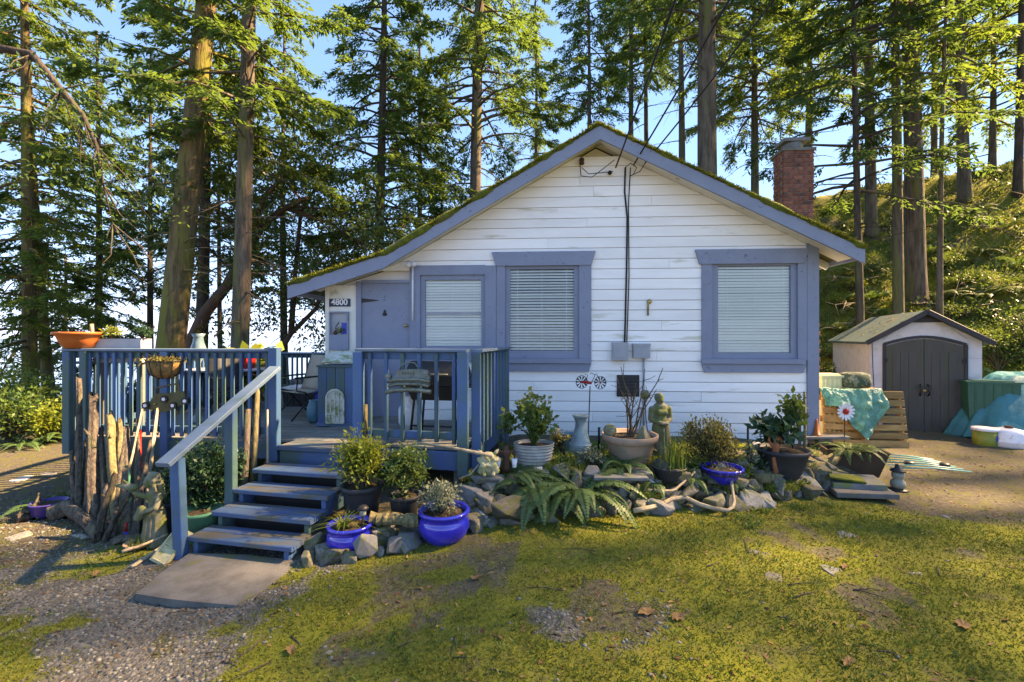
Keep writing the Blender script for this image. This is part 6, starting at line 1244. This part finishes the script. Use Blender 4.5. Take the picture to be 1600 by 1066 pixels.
# ------------------------------------------------------------ driftwood
def drift(label, pts, rad, mat='drift', seed=1, name='driftwood', knots=1, group='driftwood against the deck'):
    g = np.random.default_rng(seed); O = Vector(pts[0]); P = []; n = 12
    for q in np.linspace(0, 1, n):
        i = q*(len(pts)-1); a, f = int(min(i, len(pts)-2)), 0; f = i-a; v = Vector(pts[a]).lerp(Vector(pts[a+1]), f)-O; P.append(v+Vector(g.normal(0, rad*.10, 3)))
    rr = [rad*(1.12-.38*q)*g.uniform(.92, 1.08) for q in np.linspace(0, 1, n)]; mb = MB(); mb.tube(P, rr, 18); ph = g.uniform(0, 6.28, 4); tw = g.normal(0, .5)
    for v in range(len(mb.v)):
        ring, k = divmod(v, 18); a = 6.2832*k/18+tw*ring/n; c = P[ring]; f = 1+.16*math.sin(2*a+ph[0])+.13*math.sin(5*a+ph[1])+.09*math.sin(9*a+ph[2])
        w = Vector(mb.v[v])-c; w = c+w*f
        if ring == n-1 and rad > .02: w += (P[-1]-P[-2]).normalized()*rad*(.9*math.sin(a+ph[3])+.6*math.sin(4*a))
        mb.v[v] = tuple(w)
    for k in range(knots):
        i = g.integers(2, n-2); e = Vector(g.normal(0, 1, 3)); e.z = abs(e.z); e.normalize(); mb.tube([P[i], P[i]+e*rad*1.2, P[i]+e*rad*1.9+Vector((0, 0, rad*.6))], [rad*.5, rad*.32, rad*.08], 6)
    return tag(mb.build(name, mt[mat], None, True, O), label, 'driftwood', group)
def dw(px0, py0, px1, py1, d0, d1): return [at(px0, py0, d0), at((px0*.55+px1*.45)+rnd.uniform(-4, 4), py0*.55+py1*.45, d0*.55+d1*.45), at(px1, py1, d1)]
for i, (q, r_, m, lab) in enumerate([((122, 838, 123, 592, 4.75, 5.45), 0.036, 'drift', 'tall thin driftwood pole at the deck corner'), ((113, 828, 112, 705, 4.85, 5.3), 0.036, 'drift', 'short driftwood log outermost at the deck corner'), ((147, 838, 146, 618, 4.6, 5.35), 0.058, 'drift', 'tall driftwood log with split top beside the corner pole'), ((134, 835, 135, 690, 4.75, 5.3), 0.034, 'drift', 'stubby driftwood log between the tall poles'), ((130, 840, 139, 660, 4.62, 5.3), 0.026, 'drift', 'driftwood pole leaning left against the railing'), ((163, 842, 158, 670, 4.5, 5.25), 0.036, 'drift', 'broken driftwood log in the middle of the row'), ((182, 842, 170, 648, 4.5, 5.3), 0.06, 'lichen', 'thick greenish driftwood slab under the railing'), ((192, 842, 186, 660, 4.5, 5.3), 0.042, 'lichen', 'rough driftwood plank next to the greenish slab'), ((200, 845, 196, 668, 4.4, 5.3), 0.052, 'drift', 'split driftwood stump with rough top'), ((210, 845, 214, 690, 4.35, 5.2), 0.026, 'drift', 'thin driftwood log right of the split stump'), ((150, 850, 180, 745, 4.3, 4.5), 0.042, 'drift', 'forked driftwood leaning right in front of the poles'), ((182, 840, 222, 640, 4.5, 5.35), 0.014, 'driftpale', 'thin grey stick leaning on the railing'), ((225, 838, 246, 640, 4.5, 5.35), 0.024, 'driftpale', 'pale stick rising to the tin jeep'), ((212, 842, 235, 690, 4.3, 5.1), 0.024, 'drift', 'curved driftwood stick behind the stone figure'), ((176, 846, 192, 700, 4.35, 4.9), 0.02, 'drift', 'slim crooked driftwood rod before the greenish slab'), ((160, 850, 205, 770, 4.28, 4.5), 0.026, 'drift', 'bent driftwood root at the foot of the row'), ((170, 846, 166, 760, 4.4, 4.8), 0.034, 'drift', 'low driftwood offcut behind the bent root'), ((230, 838, 214, 655, 4.5, 5.3), 0.018, 'drift', 'slender driftwood branch reaching over the deck rim')]):
    pts = dw(*q); pts[0].z = gh(pts[0].x, pts[0].y)-.03; drift(lab, pts, r_*.86, m, 300+i)
drift('curved driftwood log lying on the ground left of the row', [G(75, 815, -.2)+Vector((0, 0, .05)), G(105, 812, -.2)+Vector((0, 0, .12)), G(130, 825, -.2)+Vector((0, 0, .08)), G(155, 848, -.2)+Vector((0, 0, .04))], .065, 'drift', 320, knots=2, group='lying driftwood')
drift('short driftwood piece lying at the feet of the row', [G(180, 852, -.2)+Vector((0, 0, .03)), G(205, 850, -.2)+Vector((0, 0, .05)), G(230, 848, -.2)+Vector((0, 0, .04))], .035, 'drift', 321, knots=1, group='lying driftwood')
drift('knotty driftwood lump at the far left of the row', [G(38, 818, -.2)+Vector((0, 0, .04)), G(55, 810, -.2)+Vector((0, 0, .10)), G(80, 800, -.2)+Vector((0, 0, .08))], .06, 'drift', 322, knots=3, group='lying driftwood')
drift('forked pale stick lying by the carved tile', [G(205, 890, -.18)+Vector((0, 0, .02)), G(235, 872, -.18)+Vector((0, 0, .03)), G(262, 858, -.18)+Vector((0, 0, .06))], .013, 'driftpale', 323, knots=1, name='stick', group='sticks')
drift('thin pale stick lying across the shallow dish', [G(190, 872, -.18)+Vector((0, 0, .06)), G(225, 862, -.18)+Vector((0, 0, .07)), G(262, 850, -.18)+Vector((0, 0, .09))], .012, 'driftpale', 324, knots=0, name='stick', group='sticks')
pts = [G(a, b_, 0)+Vector((0, -.06, h+.035)) for a, b_, h in ((988, 806, .04), (1025, 800, .05), (1060, 793, .05), (1100, 800, .03), (1140, 806, .03), (1143, 796, .06), (1136, 782, .10))]; drift('pale bent branch lying along the foot of the stone wall', pts, .017, 'driftpale', 325, knots=2, name='branch', group='branch by the wall')
drift('pale thin branch crossing the bent branch', [G(1005, 792, 0)+Vector((0, -.06, .09)), G(1050, 793, 0)+Vector((0, -.06, .12)), G(1085, 786, 0)+Vector((0, 0, .14))], .014, 'driftpale', 326, knots=1, name='branch', group='branch by the wall')
drift('mossy log lying on the stones before the corner board', [GZ(1250, 738)+Vector((0, 0, .05)), GZ(1280, 735)+Vector((0, 0, .07)), GZ(1303, 728)+Vector((0, 0, .09))], .075, 'lichen', 327, knots=1, name='log', group='mossy logs')
drift('short mossy log below the terracotta figurine', [GZ(1180, 762)+Vector((0, 0, .08)), GZ(1205, 760)+Vector((0, 0, .10)), GZ(1228, 756)+Vector((0, 0, .10))], .065, 'lichen', 328, knots=0, name='log', group='mossy logs')
for i, (q, m, r_, lab) in enumerate([((216, 735, 219, 672, 4.95, 5.3), 'red', .016, 'red plastic rod leaning on the deck rim'), ((200, 820, 202, 735, 4.5, 4.9), 'greenpot', .014, 'green garden cane behind the stone figure'), ((390, 712, 403, 600, 4.8, 5.1), 'lichen', .03, 'mossy yellow stick leaning by the newel post'), ((375, 735, 388, 640, 4.6, 5.0), 'drift', .035, 'grey driftwood stick behind the handrail'), ((415, 720, 418, 640, 4.9, 5.05), 'driftpale', .012, 'thin cane beside the deck post'), ((568, 700, 571, 632, 5.2, 5.25), 'lichen', .028, 'stout yellow stick standing before the short railing')]):
    a = at(q[0], q[1], q[4]); b_ = at(q[2], q[3], q[5]); a.z = min(a.z, gh(a.x, a.y)+.0) if i != 5 else DZ; o = MB().tube([Vector(), (b_-a)*.5+Vector((.01, 0, 0)), b_-a], [r_*1.1, r_, r_*.8], 8).build('garden_cane', mt[m], None, True, a); tag(o, lab, 'stick')
p = at(197, 842, 4.35); t = thing('small_spade', 'small red and blue toy spade standing by the driftwood', 'spade', (p.x, p.y, gh(p.x, p.y))); MB().box((-.02, -.005, 0), (.02, .005, .07)).build('blade', mt['blue'], t); MB().tube([(0, 0, .07), (0, 0, .16)], .012, 8).build('handle', mt['red'], t, True)

# ------------------------------------------------------------ small ground cover
def scatter(n, x0, x1, y0, y1, w):
    x = NP.uniform(x0, x1, n*6); y = y0+(y1-y0)*NP.random(n*6)**1.35; k = NP.random(n*6) < w(x, y); x, y = x[k][:n], y[k][:n]; return np.stack([x, y, GH(x, y)], -1)
inview = lambda x, y: (np.abs(x) < y*1.2+.4)
MS = lambda i: (lambda x, y: masks(x, y)[i]*inview(x, y))
def offbed(P): return P[(P[:, 1] < bedfront(P[:, 0])+.02) | (P[:, 0] < -1.9) | (P[:, 0] > 4.5)]
P = offbed(scatter(95000, -6, 9, 1.3, 7, MS(0))); n = len(P); cl = fbm(P[:, 0], P[:, 1], 4, 91)
tag(link('moss_carpet', npmesh('moss_carpet', kites(P-np.array([0, 0, .003]), rdir(n)*np.array([1, 1, .3])+np.array([0, 0, .75]), rdir(n), NP.uniform(.008, .030, n)*(.4+1.2*cl), .007)), mt['mossblade']), 'bright yellow green moss carpet on the lawn', 'moss', kind='stuff')
def stones(P, s0, s1, g):
    n = len(P); s = s0+(s1-s0)*g.random(n)**3; B = np.array([[1, 0, 0], [-1, 0, 0], [0, 1, 0], [0, -1, 0], [0, 0, .55], [0, 0, -.4]]); V = B[None]*g.uniform(.55, 1.25, (n, 6, 1))*s[:, None, None]; a = g.uniform(0, 6.28, n); c, q = np.cos(a), np.sin(a)
    X_ = V[..., 0]*c[:, None]-V[..., 1]*q[:, None]; Y_ = V[..., 0]*q[:, None]+V[..., 1]*c[:, None]; V = np.stack([X_, Y_, V[..., 2]], -1)+P[:, None]
    f = np.array([[0, 2, 4], [2, 1, 4], [1, 3, 4], [3, 0, 4], [2, 0, 5], [1, 2, 5], [3, 1, 5], [0, 3, 5]]); return npmesh('gravel', V, faces=(np.arange(n)[:, None, None]*6+f[None]).reshape(-1, 3))
P = np.concatenate([scatter(15000, -6, 4, 1.3, 6, MS(1)), scatter(1500, -5, 8, 1.3, 8, lambda x, y: .7*inview(x, y))]); P = offbed(P)
tag(link('gravel', stones(P, .004, .024, NP), mt['gravel']), 'loose grey gravel scattered over the drive', 'gravel', kind='stuff')
P = np.concatenate([scatter(3800, -6, 9, 1.3, 9, MS(2)), scatter(1500, -5, 7, 1.4, 6, lambda x, y: .6*inview(x, y)), scatter(600, .0, 4, 4.3, 5.8, lambda x, y: 1.+0*x)]); n = len(P)
tag(link('leaf_litter', npmesh('leaf_litter', kites(P+np.array([0, 0, .006]), rdir(n)*np.array([1, 1, .15]), np.tile([0, 0, 1.], (n, 1))+NP.normal(0, .3, (n, 3)), NP.uniform(.015, .06, n), NP.uniform(.006, .03, n))), mt['litter']), 'dry brown leaves and needles lying on the ground', 'leaves', kind='stuff')
P = scatter(1500, -4, 7, 1.4, 7, lambda x, y: MS(0)(x, y)*sst(.48, .62, fbm(x, y, 1.3, 99))); n = len(P); tag(link('grass_sprigs', npmesh('grass_sprigs', kites(np.repeat(P, 5, 0)+NP.normal(0, .012, (n*5, 3))*np.array([1, 1, 0]), rdir(n*5)*np.array([1, 1, .2])+np.array([0, 0, 1.]), rdir(n*5), NP.uniform(.02, .05, n*5), .007)), mt['grass']), 'scattered short grass sprigs in the moss', 'grass', kind='stuff')
for i, (px, py, s) in enumerate([(1505, 982, .06), (1320, 888, .045), (745, 905, .06), (1010, 960, .07), (150, 900, .05), (455, 1018, .05), (1060, 968, .06), (1325, 1040, .05)]):
    p = GZ(px, py); gq = np.random.default_rng(i); m = 7; th = np.linspace(0, 6.283, m*2+1)[:-1]; rr = s*np.where(np.arange(m*2) % 2, .8, 1)*gq.uniform(.8, 1.2, m*2); V = [(0, 0, .01)]+[(r_*math.cos(a), .6*r_*math.sin(a), .012+abs(gq.normal(0, s*.16))) for r_, a in zip(rr, th)]
    o = MB().add(V, [(0, k+1, (k+1) % (m*2)+1) for k in range(m*2)]).build('fallen_leaf', mt['litter'], None, False, p, (0, 0, gq.uniform(0, 6))); tag(o, 'curled brown fallen leaf on the moss', 'leaf', 'fallen leaves')
for i in range(34):
    px, py = rnd.uniform(300, 1580), rnd.uniform(860, 1050); p = GZ(px, py); L = rnd.uniform(.1, .28); a = rnd.uniform(0, 6.28); q = Vector((math.cos(a)*L, math.sin(a)*L, 0)); mb = MB(); mb.tube([(0, 0, .006), q*.5+Vector((.01, .01, .012)), q+Vector((0, 0, .006))], [.004, .0035, .002], 5); tag(mb.build('twig', mt['drift'], None, True, p), 'thin dry twig lying on the lawn', 'twig', 'twigs on the lawn')
n = 120; blob = [blades('weed_tuft', 'leafy green weed tuft at the foot of the stone wall', 'weed', GZ(px, py), 40, .09, 'leafG', 400+i, .05, .014, .7, 'weeds by the wall') for i, (px, py) in enumerate([(1165, 812), (1190, 800), (1250, 795), (1290, 790), (880, 835), (1175, 822)])]

n = 60000; x = NP.uniform(5, 24, n); y = NP.uniform(8.5, 20, n); k = (hill_s(x, y) > .1) & (hill_s(x, y) < 12.5) & (NP.random(n) < .2+.8*fbm(x, y, .8, 95)); x, y = x[k], y[k]; n = len(x); P = np.stack([x, y, GH(x, y)-.01], -1); c = fbm(x, y, 1.2, 97)
for lo_, hi_, m, nm, lab, L in ((0, .36, 'leafG', 'salal_cover', 'salal and ivy covering the hillside', .10), (.36, .45, 'fernY', 'bracken_cover', 'pale bracken covering the hillside', .2), (.45, 1, 'leafY', 'hill_moss', 'bright moss covering the hillside', .075)):
    q = (c >= lo_) & (c < hi_); Pq = np.repeat(P[q], 3, 0); Pq = Pq+NP.normal(0, .09, Pq.shape)*np.array([1, 1, .35])+np.array([0, 0, .04]); m_ = len(Pq)
    tag(link(nm, npmesh(nm, kites(Pq, rdir(m_)+np.array([0, 0, .55]), rdir(m_), NP.uniform(.4, 1.2, m_)*L, NP.uniform(.2, .5, m_)*L)), mt[m]), lab, 'ground cover', kind='stuff')

n = 9000; x = NP.uniform(-.6, 4.2, n); y = bedfront(x)+NP.uniform(.12, 1.6, n); k = (y < 6.2+.0*x) & (fbm(x, y, 1.8, 123) > .44); x, y = x[k], y[k]; n = len(x); P = np.stack([x, y, GH(x, y)-.004], -1); c = fbm(x, y, 2.4, 127)
for lo_, hi_, m, nm, lab in ((0, .5, 'leafG', 'bed_cover', 'low green ground cover filling the garden bed'), (.5, 1, 'leafY', 'bed_moss', 'yellow green low growth among the bed stones')):
    q = (c >= lo_) & (c < hi_); Pq = np.repeat(P[q], 2, 0)+NP.normal(0, .015, (q.sum()*2, 3))*np.array([1, 1, 0]); m_ = len(Pq)
    tag(link(nm, npmesh(nm, kites(Pq, rdir(m_)+np.array([0, 0, .8]), rdir(m_), NP.uniform(.02, .09, m_), NP.uniform(.006, .025, m_))), mt[m]), lab, 'ground cover', kind='stuff')

for i, (px, py, h, m, lab) in enumerate([(885, 742, .14, 'leafG', 'low leafy clump left of the slate slab'), (925, 735, .16, 'leafGrey', 'silver leafed tuft between vase and terracotta pot'), (1085, 742, .15, 'leafG', 'green clump between daffodil pot and fluted bowl'), (1165, 752, .12, 'leafY', 'yellow green tuft right of the fluted bowl'), (1185, 748, .14, 'leafDeep', 'dark tuft beside the pale stone block'), (1262, 748, .13, 'leafG', 'leafy tuft by the mossy log'), (745, 770, .12, 'leafY', 'yellow tuft among the stones under the gargoyle')]):
    bush('bed_plant', lab, 'plant', GZ(px, py)+Vector((0, .04, .02)), h*1.1, h*1.5, 260, .045, m, 500+i, clumps=14)
for i, (px, py, L, lab) in enumerate([(1085, 762, .34, 'small fern on the stone wall below the daffodil pot'), (865, 760, .38, 'small fern on the wall left of the slate slab'), (1150, 772, .30, 'small fern low in the wall under the stone block')]):
    fern(lab, GZ(px, py)+Vector((0, .06, .06)), L, 9, 520+i, tilt=(0, .4))
